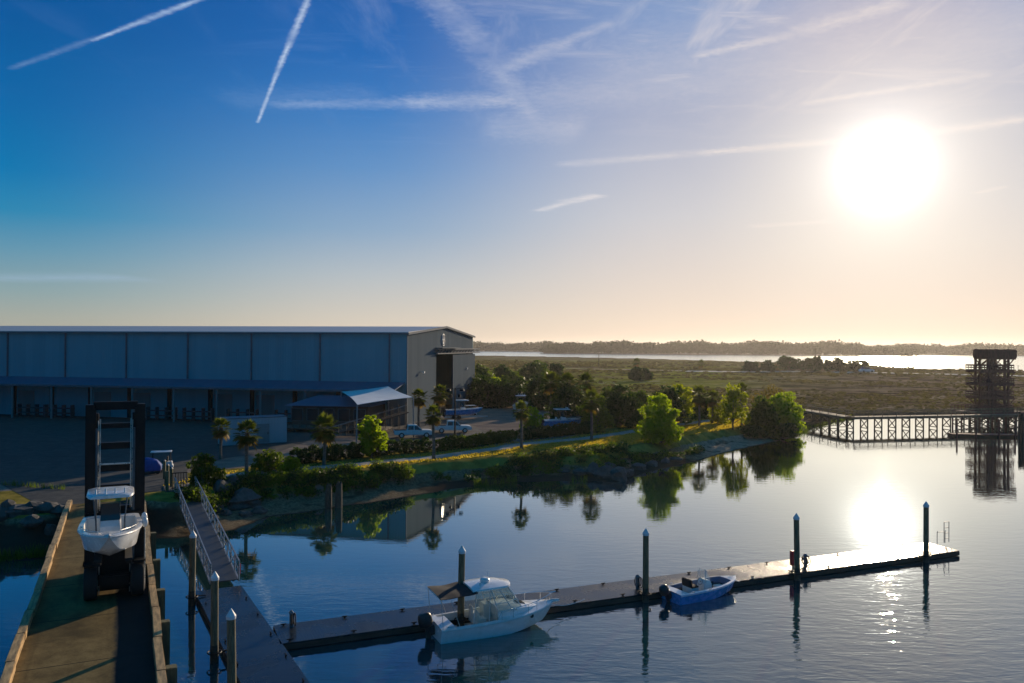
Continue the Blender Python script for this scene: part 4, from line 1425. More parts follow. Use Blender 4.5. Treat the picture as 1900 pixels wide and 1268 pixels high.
def forklift():
    root = thing('marine_forklift', 'tall black marine forklift carrying a white boat on the pier', 'forklift', FM, LIFT_RZ)
    Y0 = FM.y
    zt = lambda py: CAM_Z - (py - 637.8) * Y0 / FPX - PIER_Z
    top = zt(751)
    hw = (262 - 163) / 2 * Y0 / FPX
    ms = bpy.data.objects.new('mast', None); COL.objects.link(ms); ms.parent = root
    for sg in (-1, 1):
        b = MB(); b.box((sg * (hw - .2), 0, top / 2), (.40, .5, top)); b.box((sg * (hw - .42), -.18, top / 2), (.14, .16, top - .4)); b.build('upright', M['steel_black'], ms, bevel=.015)
        b = MB(); b.box((sg * (hw - .50), .08, top / 2 - .2), (.20, .34, top - .5)); b.build('inner_channel', M['steel_black'], ms, bevel=.01)
        b = MB(); b.box((sg * (hw - .665), -.02, top / 2 - .3), (.05, .07, top - .9)); b.build('lit_rail_edge', M['steel_rail'], ms)  # pale strip put in as the rail's sunlit edge
        b = MB(); b.tube([(sg * (hw - .52), -.26, 1.2), (sg * (hw - .52), -.26, top - 1.2)], .06, 10); b.build('lift_cylinder', M['frame_dark'], ms, smooth=True)
        b = MB()
        for i in range(10): b.tube([(sg * (hw - .58), -.22 + .02 * math.sin(i), top - .8 - i * .5), (sg * (hw - .60), -.23, top - 1.3 - i * .5)], .022, 5)
        b.build('chain', M['steel_rail'], ms)
    for py, hh in ((754, .42), (791, .26), (828, .34), (869, .34), (905, .3), (945, .3), (990, .3)):
        b = MB(); b.box((0, .12, zt(py)), (2 * hw - .7, .3, hh)); b.build('crossbeam', M['steel_black'], ms, bevel=.01)
    b = MB(); b.box((0, -.08, zt(861)), (2 * hw - 1.3, .08, .07)); b.build('guide_bar', M['steel_rail'], ms)
    b = MB(); b.box((0, -.34, 4.15), (2.5, .2, .45)); b.box((0, -.34, 3.15), (2.5, .2, .45))
    for x in (-1.1, -.4, .4, 1.1): b.box((x, -.32, 3.65), (.16, .16, 1.4))
    b.build('carriage', M['steel_black'], root, bevel=.015)
    for x in (-.62, .62):
        b = MB(); b.box((x, -.50, 3.75), (.26, .14, 1.5)); b.box((x, -3.1, 3.06), (.26, 5.2, .13)); f = b.build('fork', M['steel_black'], root, bevel=.01)
        q = MB(); q.box((x, -3.1, 3.18), (.32, 5.0, .11)); q.build('fork_pad', M['rubber'], f, bevel=.02)
    b = MB()
    b.box((0, 3.1, 1.35), (2.4, 5.2, 1.5)); b.box((0, 5.9, 1.45), (2.5, 1.3, 1.7)); b.box((0, .75, 1.35), (2.5, .8, 2.3)); b.box((0, -.25, .95), (1.5, .7, .6)); b.box((-1.12, -.30, 1.85), (.62, 1.3, .16)); b.box((1.12, -.30, 1.85), (.62, 1.3, .16))
    b.box((.3, 4.4, 1.95), (1.5, 2.0, .5))
    b.build('body', M['steel_black'], root, bevel=.08)
    cb = MB(); cb.box((-.65, 2.3, 2.7), (1.1, 1.5, 1.7)); cab = cb.build('cab', M['steel_black'], root, bevel=.05)
    g = MB(); g.box((-.65, 1.53, 2.85), (.9, .06, 1.0)); g.box((-1.22, 2.3, 2.85), (.06, 1.2, 1.0)); g.build('cab_window', M['glass'], cab)
    for (x, y, r_, w_2) in ((-1.07, -.20, .84, .62), (1.07, -.20, .84, .62), (-1.0, 5.2, .6, .45), (1.0, 5.2, .6, .45)):
        e = MB(); rr = []
        for (o, k) in ((-.5, .78), (-.46, .95), (-.3, 1.0), (.3, 1.0), (.46, .95), (.5, .78)):
            rr.append([(x + o * w_2, y + r_ * k * math.cos(a), r_ + r_ * k * math.sin(a)) for a in np.linspace(0, 2 * math.pi, 25)[:-1]])
        e.loft(rr); wh = e.build('wheel', M['rubber'], root, smooth=True)
        q = MB(); q.tube([(x - w_2 * .51, y, r_), (x + w_2 * .51, y, r_)], r_ * .45, 16); q.build('rim', M['alu'], wh)
    b = MB(); b.tube([(hw + .02, -.35, .3), (hw + .02, -.35, 3.4)], .035, 6); b.build('side_rod', M['steel_rail'], root)  # thin pale rod up the right side
    return root


forklift()
# boat: bow towards the camera, keel on the fork pads
BK = PIER_Z + 3.24
bd = -PD_
st_ = Vector((FM.x, FM.y)) + bd * .75 - PN_ * .15
console_boat((st_.x, st_.y, BK - .0), math.atan2(bd.y, bd.x), 'white centre console boat with T-top raised on the forklift over the pier', Lb=6.3, B=2.62, motor=False)

# ------------------------------------------------------------------ floating docks
DZ = .38
DA = P(520, 1195, DZ).xy; DB = P(1780, 1022, DZ).xy
DD = (DB - DA).normalized(); DN = Vector((-DD.y, DD.x)); DL = (DB - DA).length; DW = 2.75
DRZ = math.atan2(DD.y, DD.x)


def dpt(x, y, z=DZ):
    q = DA + DD * x + DN * y
    return Vector((q.x, q.y, z))


def floating_dock(name, label, o, rz, L, W, group, plank_axis, floats=True):
    root = thing(name, label, 'dock', (o.x, o.y, 0), rz, group)
    d = MB(); d.box((L / 2, W / 2, DZ - .04), (L, W, .08)); d.build('deck', M['dock_deck' if plank_axis == 0 else 'dock_deck_cross'], root)
    s = MB()
    for y in (.07, W - .07): s.box((L / 2, y, DZ - .21), (L + .04, .16, .262))
    for x in (.06, L - .06): s.box((x, W / 2, DZ - .21), (.16, W - .32, .258))
    s.build('fascia', M['dock_side'], root)
    f = MB(); n = max(1, int(L / 3))
    for i in range(n): f.box(((i + .5) * L / n, W / 2, -.05), (L / n * .82, W * .86, .46))
    f.build('float', M['rubber'], root)
    for i in range(n):
        for y in (.22, W - .22):
            x = (i + .15) * L / n
            c = MB(); c.box((x, y, DZ + .03), (.10, .06, .06)); c.box((x, y, DZ + .08), (.30, .06, .05)); c.build('cleat', M['steel_black'], root, bevel=.01)
    return root


M['dock_deck_cross'] = wood_mat('dock_deck_cross', (0.006, 0.012, 0.016), (0.018, 0.028, 0.034), 0.15, 1, 0.28, spec=0.38)
floating_dock('long_dock', 'long narrow floating dock with grey planks reaching out across the basin', DA, DRZ, DL, DW, 'floating docks', 0)
A0 = P(362, 1098, DZ).xy; A1 = P(447, 1268, DZ).xy
ad = (A0 - A1).normalized()
AW = (P(446, 1084, DZ).xy - A0).dot(Vector((ad.y, -ad.x)))
AL = (A0 - A1).length + 8
ao = A0 - ad * AL
arz = math.atan2(ad.y, ad.x)
o_ = ao + Vector((ad.y, -ad.x)) * AW
floating_dock('landing_dock', 'wide planked landing dock at the foot of the gangway, lined by three pilings', o_, arz, AL, AW, 'floating docks', 0)


def piling(p, zt, label, group, r=.18, hoop=True, tilt=None, dock=None):
    tilt = tilt or (random.uniform(-.07, .07), random.uniform(-.05, .05))
    root = thing('dock_piling', label, 'piling', (p[0], p[1], 0), 0, group)
    b = MB(); b.tube([(0, 0, -2.5), (0, 0, .42), (tilt[0], tilt[1], zt - .34)], [r * 1.04, r * 1.02, r * .95], 14); b.build('shaft', M['piling'], root, smooth=True)
    b = MB(); b.tube([(0, 0, -.6), (0, 0, .36), (tilt[0] * .15, tilt[1] * .15, .82)], [r * 1.14, r * 1.10, r * 1.035], 14); b.build('wet_foot', M['piling_wet'], root, smooth=True)
    b = MB()
    n = 16
    rings = [[(tilt[0] + k * math.cos(a), tilt[1] + k * math.sin(a), z) for a in np.linspace(0, 2 * math.pi, n + 1)[:-1]] for k, z in ((r * 1.08, zt - .42), (r * 1.10, zt - .30), (.012, zt))]
    b.loft(rings); b.build('cap', M['cap_white'], root)
    if hoop:
        b = MB(); ring = [(.31 * math.cos(a), .31 * math.sin(a), .47) for a in np.linspace(0, 2 * math.pi, 21)]; b.tube(ring, .035, 6, cap=False)
        if dock is not None: b.bar((dock[0] * .30, dock[1] * .30, .47), (dock[0] * .75, dock[1] * .75, .44), .10, .06)
        b.build('hoop', M['steel_black'], root)
    return root


M['cap_white'] = simple('cap_white', (0.60, 0.62, 0.66), 0.45, var=0.08)
lab = ['piling with pointed white cap behind the white cabin boat', 'dark piling on the long dock just left of the blue skiff', 'piling beside the red extinguisher box on the long dock', 'piling near the swim ladder at the outer end of the long dock']
for px, py, lb in zip((855, 1198, 1479, 1718), (1012, 980, 952, 930), lab):
    d = ray(px, 1100); k = d.x / d.y
    q0 = DA - DN * .26
    t = (k * q0.y - q0.x) / (DD.x - k * DD.y)
    p = q0 + DD * t
    zt = CAM_Z - (py - (641.5 + .0063 * (px - 950))) * p.y / FPX
    piling(p, zt, lb, 'pilings of the long dock', dock=DN)
lab = ['piling with white cap beside the gangway, farthest up the landing dock', 'middle piling of the three along the landing dock', 'piling of the landing dock cut by the bottom edge of the photo']
for px, py, lb in zip((357, 399, 432), (984, 1060, 1129), lab):
    zt = 4.28
    p = P(px, py, zt)
    piling(p, zt, lb, 'pilings of the landing dock', dock=(ad.y, -ad.x))

# dock furniture
def dock_at(px, y):
    """point of the long dock's deck at a photo column"""
    d = ray(px, 1080); k = d.x / d.y
    q0 = DA + DN * y
    t = (k * q0.y - q0.x) / (DD.x - k * DD.y)
    return dpt(t, y)


def hose_pedestal(px, y, label):
    p = dock_at(px, y)
    root = thing('hose_pedestal', label, 'hose reel', p, DRZ, 'hose pedestals on the long dock')
    b = MB(); b.box((0, 0, .36), (.16, .16, .72)); b.loft([[(-.12, -.12, .72), (.12, -.12, .72), (.12, .12, .72), (-.12, .12, .72)], [(-.03, -.03, .86), (.03, -.03, .86), (.03, .03, .86), (-.03, .03, .86)]]); b.build('post', M['trim'], root)
    for i in range(4):
        rr = .26 + .02 * i
        b = MB(); ring = [(.10 * math.cos(i * 2) + .03 * i, rr * math.cos(a) * .9 + .05 * math.sin(i), .42 + rr * math.sin(a) - .02 * i) for a in np.linspace(0, 2 * math.pi, 25)]
        b.tube(ring, .028, 6, cap=False); b.build('hose_coil', M['rubber'], root, smooth=True)


hose_pedestal(541, 2.2, 'dark hose coil on a post at the near end of the long dock')
hose_pedestal(1183, 1.0, 'dark hose coil beside the piling left of the blue skiff')
hose_pedestal(1494, 1.0, 'dark hose coil right of the red extinguisher box')
p = dock_at(1471, .75)
root = thing('extinguisher_box', 'narrow red fire extinguisher box beside a piling on the long dock', 'extinguisher box', p, DRZ)
b = MB(); b.box((0, 0, .75), (.34, .26, .95)); b.build('box', M['red'], root, bevel=.02)
b = MB(); b.box((0, -.135, .78), (.24, .02, .6)); b.build('door', M['red_door'] if 'red_door' in M else M['red'], root)
b = MB(); b.box((0, 0, .14), (.10, .10, .28)); b.build('post', M['trim'], root)
# swim ladder, raised at the end of the dock
p = dock_at(1752, 2.0)
root = thing('swim_ladder', 'thin metal swim ladder standing at the outer end of the long dock', 'ladder', p, DRZ)
for sg in (-1, 1):
    b = MB(); b.tube([(sg * .42 - .35, 0, 0), (sg * .42 - .35, 0, .85), (sg * .42 - .35, -.05, .95)], .024, 6); b.tube([(sg * .26 + .35, .1, 0), (sg * .26 + .35, .1, 1.55)], .026, 6); b.build('rail', M['trim'], root)
b = MB()
for z in (.3, .7, 1.1, 1.53): b.tube([(.09, .1, z), (.61, .1, z)], .022, 6)
b.tube([(-.77, 0, .85), (.07, 0, .85)], .02, 6)
b.build('rung', M['trim'], root)
# mooring lines
def rope(pts, label):
    b = MB(); out = []
    a, c = Vector(pts[0]), Vector(pts[1])
    for i in range(11):
        u = i / 10; q = a.lerp(c, u); q.z -= .35 * math.sin(math.pi * u); out.append(q)
    b.tube(out, .018, 5)
    tag(b.build('mooring_line', M['white_canopy'], smooth=True), label, 'rope')
cb = lambda o, ang, x, y, z: Vector((o.x + math.cos(ang) * x - math.sin(ang) * y, o.y + math.sin(ang) * x + math.cos(ang) * y, z))
rope((cb(cpos, hd, 5.9, .3, 1.15), dock_at(1085, .22) + Vector((0, 0, .08))), 'pale mooring line from the cabin boat bow to the dock')
rope((cb(cpos, hd, .3, 1.15, .8), dock_at(790, .22) + Vector((0, 0, .08))), 'pale mooring line from the cabin boat stern to the dock')
rope((cb(sp_, math.atan2(h2.y, h2.x), 4.75, .1, .8), dock_at(1400, .22) + Vector((0, 0, .08))), 'pale mooring line from the blue skiff bow to the dock')
rope((cb(sp_, math.atan2(h2.y, h2.x), .5, .9, .6), dock_at(1238, .22) + Vector((0, 0, .08))), 'pale mooring line from the blue skiff stern to the dock')


# ------------------------------------------------------------------ gangway
M['gang_rail'] = simple('gang_rail', (0.30, 0.31, 0.32), 0.5, metal=0.5, var=0.15)
M['bright_alu'] = simple('bright_alu', (0.85, 0.80, 0.76), 0.30, metal=0.9, var=0.05)


def gangway():
    top = [P(326, 912, 2.1), P(360, 906, 2.1)]
    a = (top[0] + top[1]) / 2
    c0, c1 = P(391, 1082, DZ + .12), P(443, 1074, DZ + .12)
    c = (c0 + c1) / 2
    d = (a - c); Lg = d.length
    rz = math.atan2(d.y, d.x)
    slope = math.atan2(d.z, math.hypot(d.x, d.y))
    root = thing('gangway', 'sloping aluminium gangway with truss railings from the bank to the dock', 'gangway', c, rz)
    root.rotation_euler = (0, -slope, rz)
    w = 1.55
    b = MB(); b.box((Lg / 2, 0, -.02), (Lg, w, .06)); b.build('walkway', M['gang_deck'], root)
    n = 15
    for sg in (-1, 1):
        y = sg * (w / 2 + .05)
        fr = MB()
        fr.bar((0, y, 1.12), (Lg, y, 1.12), .08); fr.bar((0, y, -.06), (Lg, y, -.06), .10, .14); fr.bar((0, y, .55), (Lg, y, .55), .05)
        fr.build('handrail', M['gang_rail'], root)
        for i in range(n + 1):
            x = Lg * i / n
            q = MB(); q.tube([(x, y, -.06), (x, y, 1.12)], .05, 9); q.build('post', M['bright_alu'], root, smooth=True)
            if i < n:
                x2 = Lg * (i + 1) / n
                q = MB()
                if (i % 2 == 0): q.bar((x, y, 0), (x2, y, 1.1), .04)
                else: q.bar((x, y, 1.1), (x2, y, 0), .04)
                q.build('brace', M['gang_rail'], root)
    b = MB()
    for sg in (-1, 1): b.tube([(.4, sg * .62, -.12), (.4, sg * .5, -.12)], .12, 10)
    b.build('roller', M['rubber'], root)
    # red things hung at the foot of the rail
    b = MB(); b.box((.3, -w / 2 - .12, .55), (.22, .12, .6)); b.build('life_ring_box', M['red'], root, bevel=.02)
    return a


M['gang_deck'] = simple('gang_deck', (0.03, 0.04, 0.05), 0.5, var=0.2, scale=2.0, bump=.2)
ga = gangway()
# landing platform and gate at the head of the gangway
root = thing('gate_platform', 'timber gate posts and landing at the head of the gangway', 'gate', (ga.x, ga.y, 0), PIER_RZ)
b = MB(); b.box((0, 1.5, 1.98), (3.2, 3.2, .2)); b.build('landing', M['walk_wood'], root)
for x in (-1.45, 1.45):
    b = MB(); b.box((x, .1, 2.1), (.26, .26, 3.4)); b.build('post', M['fender_wood'], root); b = MB(); b.box((x, 3.0, 2.1), (.2, .2, 2.6)); b.build('post', M['fender_wood'], root)
    b = MB(); b.box((x, 1.55, 3.0), (.08, 2.9, .10)); b.box((x, 1.55, 2.55), (.06, 2.9, .08)); b.build('rail', M['fender_wood'], root)
b = MB()
for i in range(6): b.box((-1.0 + i * .22, .1, 2.9), (.05, .05, 1.5))
b.box((-.45, .1, 3.6), (1.3, .06, .08)); b.box((-.45, .1, 2.3), (1.3, .06, .08)); b.build('gate', M['steel_black'], root)
for i, (px, py) in enumerate([(318, 905), (311, 898), (305, 889)]):
    g_ = P(px, py, 2.0)
    root = thing('gate_post', ['short timber post left of the gangway head, the first of three', 'short timber post left of the gangway head, the middle of three', 'short timber post left of the gangway head, the last towards the golf cart'][i], 'post', g_, 0, 'timber posts by the gangway')
    b = MB(); b.box((0, 0, .8), (.22, .22, 1.8)); b.build('shaft', M['fender_wood'], root, bevel=.02)
    b = MB(); b.loft([[(-.14, -.14, 1.7), (.14, -.14, 1.7), (.14, .14, 1.7), (-.14, .14, 1.7)], [(-.02, -.02, 1.85), (.02, -.02, 1.85), (.02, .02, 1.85), (-.02, .02, 1.85)]]); b.build('cap', M['trim'], root)


# ------------------------------------------------------------------ boardwalk and tower
def boardwalk():
    zd = 2.35
    a = P(1577, 774, zd).xy; c = P(1770, 771, zd).xy
    d = (c - a).normalized(); n = Vector((-d.y, d.x))
    a2 = P(1488, 760, zd).xy
    legs = [(a2, a), (a, c + d * 24)]
    root = thing('boardwalk', 'long timber boardwalk on cross-braced piles leading to the tower', 'boardwalk', (a.x, a.y, 0), math.atan2(d.y, d.x))
    inv = Matrix.Rotation(-math.atan2(d.y, d.x), 2)
    w = 2.4
    for (p, q) in legs:
        p_, q_ = inv @ (p - a), inv @ (q - a)
        e = (q_ - p_); L = e.length; e.normalize(); m = Vector((-e.y, e.x))
        k = MB(); k.bar((*p_, zd), (*q_, zd), w, .08); k.build('deck', M['walk_wood'], root)
        for sg in (-1, 1):
            o = m * sg * (w / 2 - .05)
            k = MB(); k.bar((*(p_ + o), zd - .2), (*(q_ + o), zd - .2), .1, .32); k.build('girder', M['walk_wood'], root)
            k = MB()
            for z in (1.1, .6): k.bar((*(p_ + o), zd + z), (*(q_ + o), zd + z), .09 if z > 1 else .05, .12)
            for i in range(int(L / 2.95) + 1):
                s = p_ + e * i * 2.95 + o
                k.bar((*s, zd), (*s, zd + 1.1), .10)
            k.build('railing', M['walk_wood'], root)
        for i in range(int(L / 2.95) + 1):
            s = p_ + e * i * 2.95
            s1, s2 = s + m * (w / 2 - .2), s - m * (w / 2 - .2)
            k = MB(); k.tube([(*s1, -2), (*s1, zd - .1)], .13, 7); k.tube([(*s2, -2), (*s2, zd - .1)], .13, 7)
            k.bar((*s1, .25), (*s2, zd - .45), .07, .16); k.bar((*s2, .25), (*s1, zd - .45), .07, .16)
            k.bar((*s1, zd - .4), (*s2, zd - .4), .12, .22); k.bar((*s1, .3), (*s2, .3), .08, .14)
            k.build('bent', M['walk_wood'], root)
    return a, c, d


bw_a, bw_c, bw_d = boardwalk()


def tower():
    base = PD(1840, 786, 161)
    root = thing('observation_tower', 'tall dark timber observation tower with zigzag stairs at the boardwalk end', 'tower', (base.x, base.y, 0), math.atan2(bw_d.y, bw_d.x))
    mt = M['tower_wood']
    hw, hd_ = 2.4, 1.6
    H = 14.9
    pc = P(1842, 771, 2.35)
    for x in (-hw, -hw + 1.0, hw - .9, hw):
        for y in (-hd_, hd_):
            b = MB(); b.bar((x, y, -2), (x, y, H if abs(x) == hw else H - .3), .34); b.build('post', mt, root)
    zs = [2.5, 5.2, 7.9, 10.5, 13.15]
    for i, z in enumerate(zs):
        last = i == len(zs) - 1
        x0, x1 = (-hw - .3, hw + 1.7) if last else (-hw - 2.2, hw + 1.2)
        b = MB()
        if last: b.box(((x0 + x1) / 2, 0, z), (x1 - x0, 2 * hd_ + .4, .24))
        else:
            b.box(((x0 - hw + 1.3) / 2, 0, z), (-hw + 1.3 - x0, 2 * hd_ + .4, .2)); b.box(((x1 + hw - 1.3) / 2, 0, z), (x1 - hw + 1.3, 2 * hd_ + .4, .2))
        b.box(((x0 + x1) / 2, -hd_ - .1, z - .18), (x1 - x0, .12, .34)); b.box(((x0 + x1) / 2, hd_ + .1, z - .18), (x1 - x0, .12, .34))
        b.build('platform', mt, root)
        r = MB()
        for (p, q) in (((x0, -hd_ - .15), (x1, -hd_ - .15)), ((x0, hd_ + .15), (x1, hd_ + .15)), ((x0, -hd_ - .15), (x0, hd_ + .15)), ((x1, -hd_ - .15), (x1, hd_ + .15))):
            hh = 1.55 if last else 1.15
            r.bar((*p, z + hh), (*q, z + hh), .12, .28); r.bar((*p, z + .2), (*q, z + .2), .07, .24); r.bar((*p, z + hh * .6), (*q, z + hh * .6), .07, .2)
            P0, Q0 = Vector(p), Vector(q)
            n = max(2, int((Q0 - P0).length / (.26 if last else .62)))
            for j in range(n + 1):
                s = P0.lerp(Q0, j / n); r.bar((*s, z), (*s, z + hh), .08 if not last else .2)
        r.build('railing', mt, root)
        if i < len(zs) - 1:
            z2 = zs[i + 1]
            zm = (z + z2) / 2
            for (y, xa, xb, za, zb_) in ((-hd_ * .5, hw - 1.2, -hw + 1.2, z, zm + .2), (hd_ * .5, -hw + 1.2, hw - 1.2, zm - .2, z2)):
                s = MB()
                for dy in (-.75, .75): s.bar((xa, y + dy, za), (xb, y + dy, zb_), .1, .34); s.bar((xa, y + dy, za + 1.05), (xb, y + dy, zb_ + 1.05), .07, .12)
                ns = 9
                for j in range(ns + 1):
                    u = j / ns; s.box((xa + (xb - xa) * u, y, za + (zb_ - za) * u), (.42, 1.5, .08))
                    for dy in (-.75, .75): s.bar((xa + (xb - xa) * u, y + dy, za + (zb_ - za) * u), (xa + (xb - xa) * u, y + dy, za + (zb_ - za) * u + 1.05), .06)
                s.build('stair', mt, root)
            k = MB()
            for y in (-hd_, hd_):
                k.bar((-hw, y, z + .2), (-hw + 1.0, y, z2 - .3), .14); k.bar((hw, y, z + .2), (hw - .9, y, z2 - .3), .14)
                k.bar((-hw - 1.8, y, z - .1), (-hw, y, z - 1.7), .16); k.bar((hw + 1.7, y, z - .1), (hw, y, z - 1.7), .16)
            k.build('brace', mt, root)
    k = MB()
    for y in (-hd_, hd_): k.bar((-hw, y, 12.9), (-hw + 1.2, y, 11.6), .16); k.bar((hw, y, 12.9), (hw - 1.3, y, 11.5), .16); k.bar((hw + 1.4, y, 13.0), (hw, y, 11.6), .16)
    k.build('brace', mt, root)
    # base deck on piles
    b = MB(); b.box((0, -.2, 2.3), (13.5, 7.2, .24)); b.build('base_deck', mt, root)
    for x in np.arange(-6.4, 6.5, 2.13):
        q = MB()
        for y in (-3.6, 3.2): q.tube([(x, y, -2), (x, y, 2.2)], .16, 7)
        q.bar((x, -3.6, .3), (x, 3.2, 1.9), .09, .18); q.bar((x, 3.2, .3), (x, -3.6, 1.9), .09, .18)
        q.build('bent', mt, root)
    k = MB()
    for x in np.arange(-6.4, 6.3, 2.13): k.bar((x, -3.65, .35), (x + 2.13, -3.65, 1.95), .08, .15); k.bar((x, -3.65, 1.95), (x + 2.13, -3.65, .35), .08, .15)
    k.build('brace', mt, root)
    r = MB()
    for (p, q) in (((-6.7, -3.7), (6.7, -3.7)), ((-6.7, 3.3), (6.7, 3.3))):
        r.bar((*p, 3.45), (*q, 3.45), .1, .16); r.bar((*p, 2.95), (*q, 2.95), .06, .1)
        for j in range(17): r.bar((p[0] + 13.4 * j / 16, p[1], 2.3), (p[0] + 13.4 * j / 16, p[1], 3.45), .1)
    r.build('railing', mt, root)


tower()
# low floating dock in front of the tower and a heavy piling cluster at the frame edge
q0 = P(1768, 806, .4); q1 = P(1890, 808, .4)
root = thing('tower_dock', 'low dark floating dock under the timber tower', 'dock', (q0.x, q0.y, 0), math.atan2(q1.y - q0.y, q1.x - q0.x), 'floating docks')
Lq = (q1 - q0).length
b = MB(); b.box((Lq / 2, 1.2, .36), (Lq, 2.4, .1)); b.build('deck', M['tower_wood'], root)
b = MB(); b.box((Lq / 2, 1.2, .1), (Lq - .2, 2.2, .42)); b.build('float', M['rubber'], root)
for x in (.6, Lq * .35, Lq * .7, Lq - .6):
    b = MB(); b.tube([(x, -.1, -2), (x, -.1, 2.9)], .15, 8); b.build('post', M['tower_wood'], root)
g_ = P(1897, 818, 0)
root = thing('piling_cluster', 'thick dark cluster of bound pilings at the right edge of the photo', 'piling', (g_.x, g_.y, 0))
for i in range(7):
    a = i * math.pi / 3; r_ = 0 if i == 6 else .42
    b = MB(); b.tube([(r_ * math.cos(a) * 1.2, r_ * math.sin(a) * 1.2, -2), (r_ * math.cos(a), r_ * math.sin(a), 4.3 + .2 * (i % 3))], .22, 9); b.build('pile', M['piling_wet'], root)
b = MB(); ring = [(.68 * math.cos(a), .68 * math.sin(a), 3.6) for a in np.linspace(0, 2 * math.pi, 21)]; b.tube(ring, .05, 5, cap=False); b.build('binding', M['steel_black'], root)


# ------------------------------------------------------------------ restaurant, shade sail, sheds
rg = P(668, 800, 2.0)
RA = math.radians(14)
root = thing('restaurant_hut', 'dark waterside hut with a blue hipped roof under the white shade sail', 'building', (rg.x - 4.5, rg.y + 6.0, 2.0), R(-8))
wd, dp, eh = 12.0, 8.0, 3.6
b = MB(); b.box((0, 0, eh / 2), (wd, dp, eh)); b.build('wall', M['deck_brown'], root)
b = MB()
rf = [(-wd / 2 - .9, -dp / 2 - .9, eh), (wd / 2 + .9, -dp / 2 - .9, eh), (wd / 2 + .9, dp / 2 + .9, eh), (-wd / 2 - .9, dp / 2 + .9, eh), (-wd / 2 + 2.6, 0, eh + 1.35), (wd / 2 - 2.6, 0, eh + 1.35)]
b.add(rf, [(0, 1, 5, 4), (1, 2, 5), (2, 3, 4, 5), (3, 0, 4), (3, 2, 1, 0)]); b.build('roof', M['blue_roof'], root)
for i in range(5):
    x = -5.2 + i * 2.5
    b = MB(); b.box((x, -dp / 2 - .03, 2.2), (1.9, .1, 2.0)); f = b.build('window', M['trim'], root)
    b = MB(); b.box((x, -dp / 2 - .09, 2.2), (1.7, .04, 1.8)); b.build('pane', M['glass'], f)
b = MB(); b.box((2.0, -dp / 2 - 2.6, .55), (16, 5.0, .2))
for x in np.arange(-5.6, 9.9, 2.2): b.box((x, -dp / 2 - 4.9, .25), (.2, .2, .7))
b.build('terrace', M['deck_brown'], root)
b = MB()
for x in np.arange(-5.9, 10.0, 1.06): b.box((x, -dp / 2 - 5.0, 1.15), (.09, .09, 1.1))
b.box((2.0, -dp / 2 - 5.0, 1.7), (16, .12, .08)); b.box((2.0, -dp / 2 - 5.0, 1.2), (16, .05, .05)); b.build('railing', M['deck_brown'], root)
# sloping ramp rail rising towards the shed
ra, rb = P(598, 812, 2.2), P(745, 768, 3.3)
rb = PD(752, 757, ra.y + 10)
rb = Vector((rb.x, rb.y, rb.z))
root = thing('access_ramp', 'timber access ramp with pale handrails climbing past the hut', 'ramp', ra, 0)
dv = rb - ra
for off, zz in ((0, 1.0), (1.5, 1.0)):
    b = MB(); b.bar((0, off, zz), (dv.x, dv.y + off, dv.z + zz * .3), .09, .09); b.build('handrail', M['trim_light'], root)
    b = MB()
    for i in range(12):
        u = i / 11; b.box((dv.x * u, dv.y * u + off, dv.z * u * .5 + zz * .4), (.08, .08, max(.6, dv.z * u + zz * .8)))
    b.build('post', M['deck_brown'], root)
b = MB(); b.bar((0, .75, .05), (dv.x, dv.y + .75, dv.z - .7), 1.5, .12); b.build('walkway', M['deck_brown'], root)


def shade_sail():
    Y1, Y2 = rg.y - 3.0, rg.y - 13.0
    A = PD(634, 727, 125); B = PD(720, 717, 125); C = PD(766, 737, 112); D_ = PD(663, 751, 104)
    o = (A + B + C + D_) / 4
    root = thing('shade_sail', 'large white tensile shade canopy above the dark hut', 'canopy', (o.x, o.y, 2.0))
    n = 14
    g = []
    for i in range(n + 1):
        for j in range(n + 1):
            u, v = i / n, j / n
            # edges pulled in between the corners
            pin = .035
            uu = u + pin * math.sin(math.pi * v) * (1 - 2 * u); vv = v + pin * math.sin(math.pi * u) * (1 - 2 * v)
            p = A.lerp(B, uu).lerp(D_.lerp(C, uu), vv)
            p = p - Vector((o.x, o.y, 2.0))
            p.z += -.06 * math.sin(math.pi * u) * math.sin(math.pi * v)
            g.append(tuple(p))
    fs = [(i * (n + 1) + j, i * (n + 1) + j + 1, (i + 1) * (n + 1) + j + 1, (i + 1) * (n + 1) + j) for i in range(n) for j in range(n)]
    b = MB(); b.add(g, fs); b.add([(x, y, z - .05) for x, y, z in g], [tuple(reversed(f)) for f in fs])
    edge = [i * (n + 1) for i in range(n)] + [n * (n + 1) + j for j in range(n)] + [i * (n + 1) + n for i in range(n, 0, -1)] + [j for j in range(n, 0, -1)]
    N = len(g)
    b.f += [(edge[k], edge[(k + 1) % len(edge)], edge[(k + 1) % len(edge)] + N, edge[k] + N) for k in range(len(edge))]; b.m += [0] * len(edge)
    b.build('canopy', M['white_canopy'], root, smooth=True)
    for p in (A, B, C, D_):
        q = p - Vector((o.x, o.y, 2.0))
        k = MB(); k.tube([(q.x * 1.03, q.y * 1.03, 0), (q.x * 1.01, q.y * 1.01, q.z)], .10, 8); k.build('mast', M['trim_light'], root)


shade_sail()
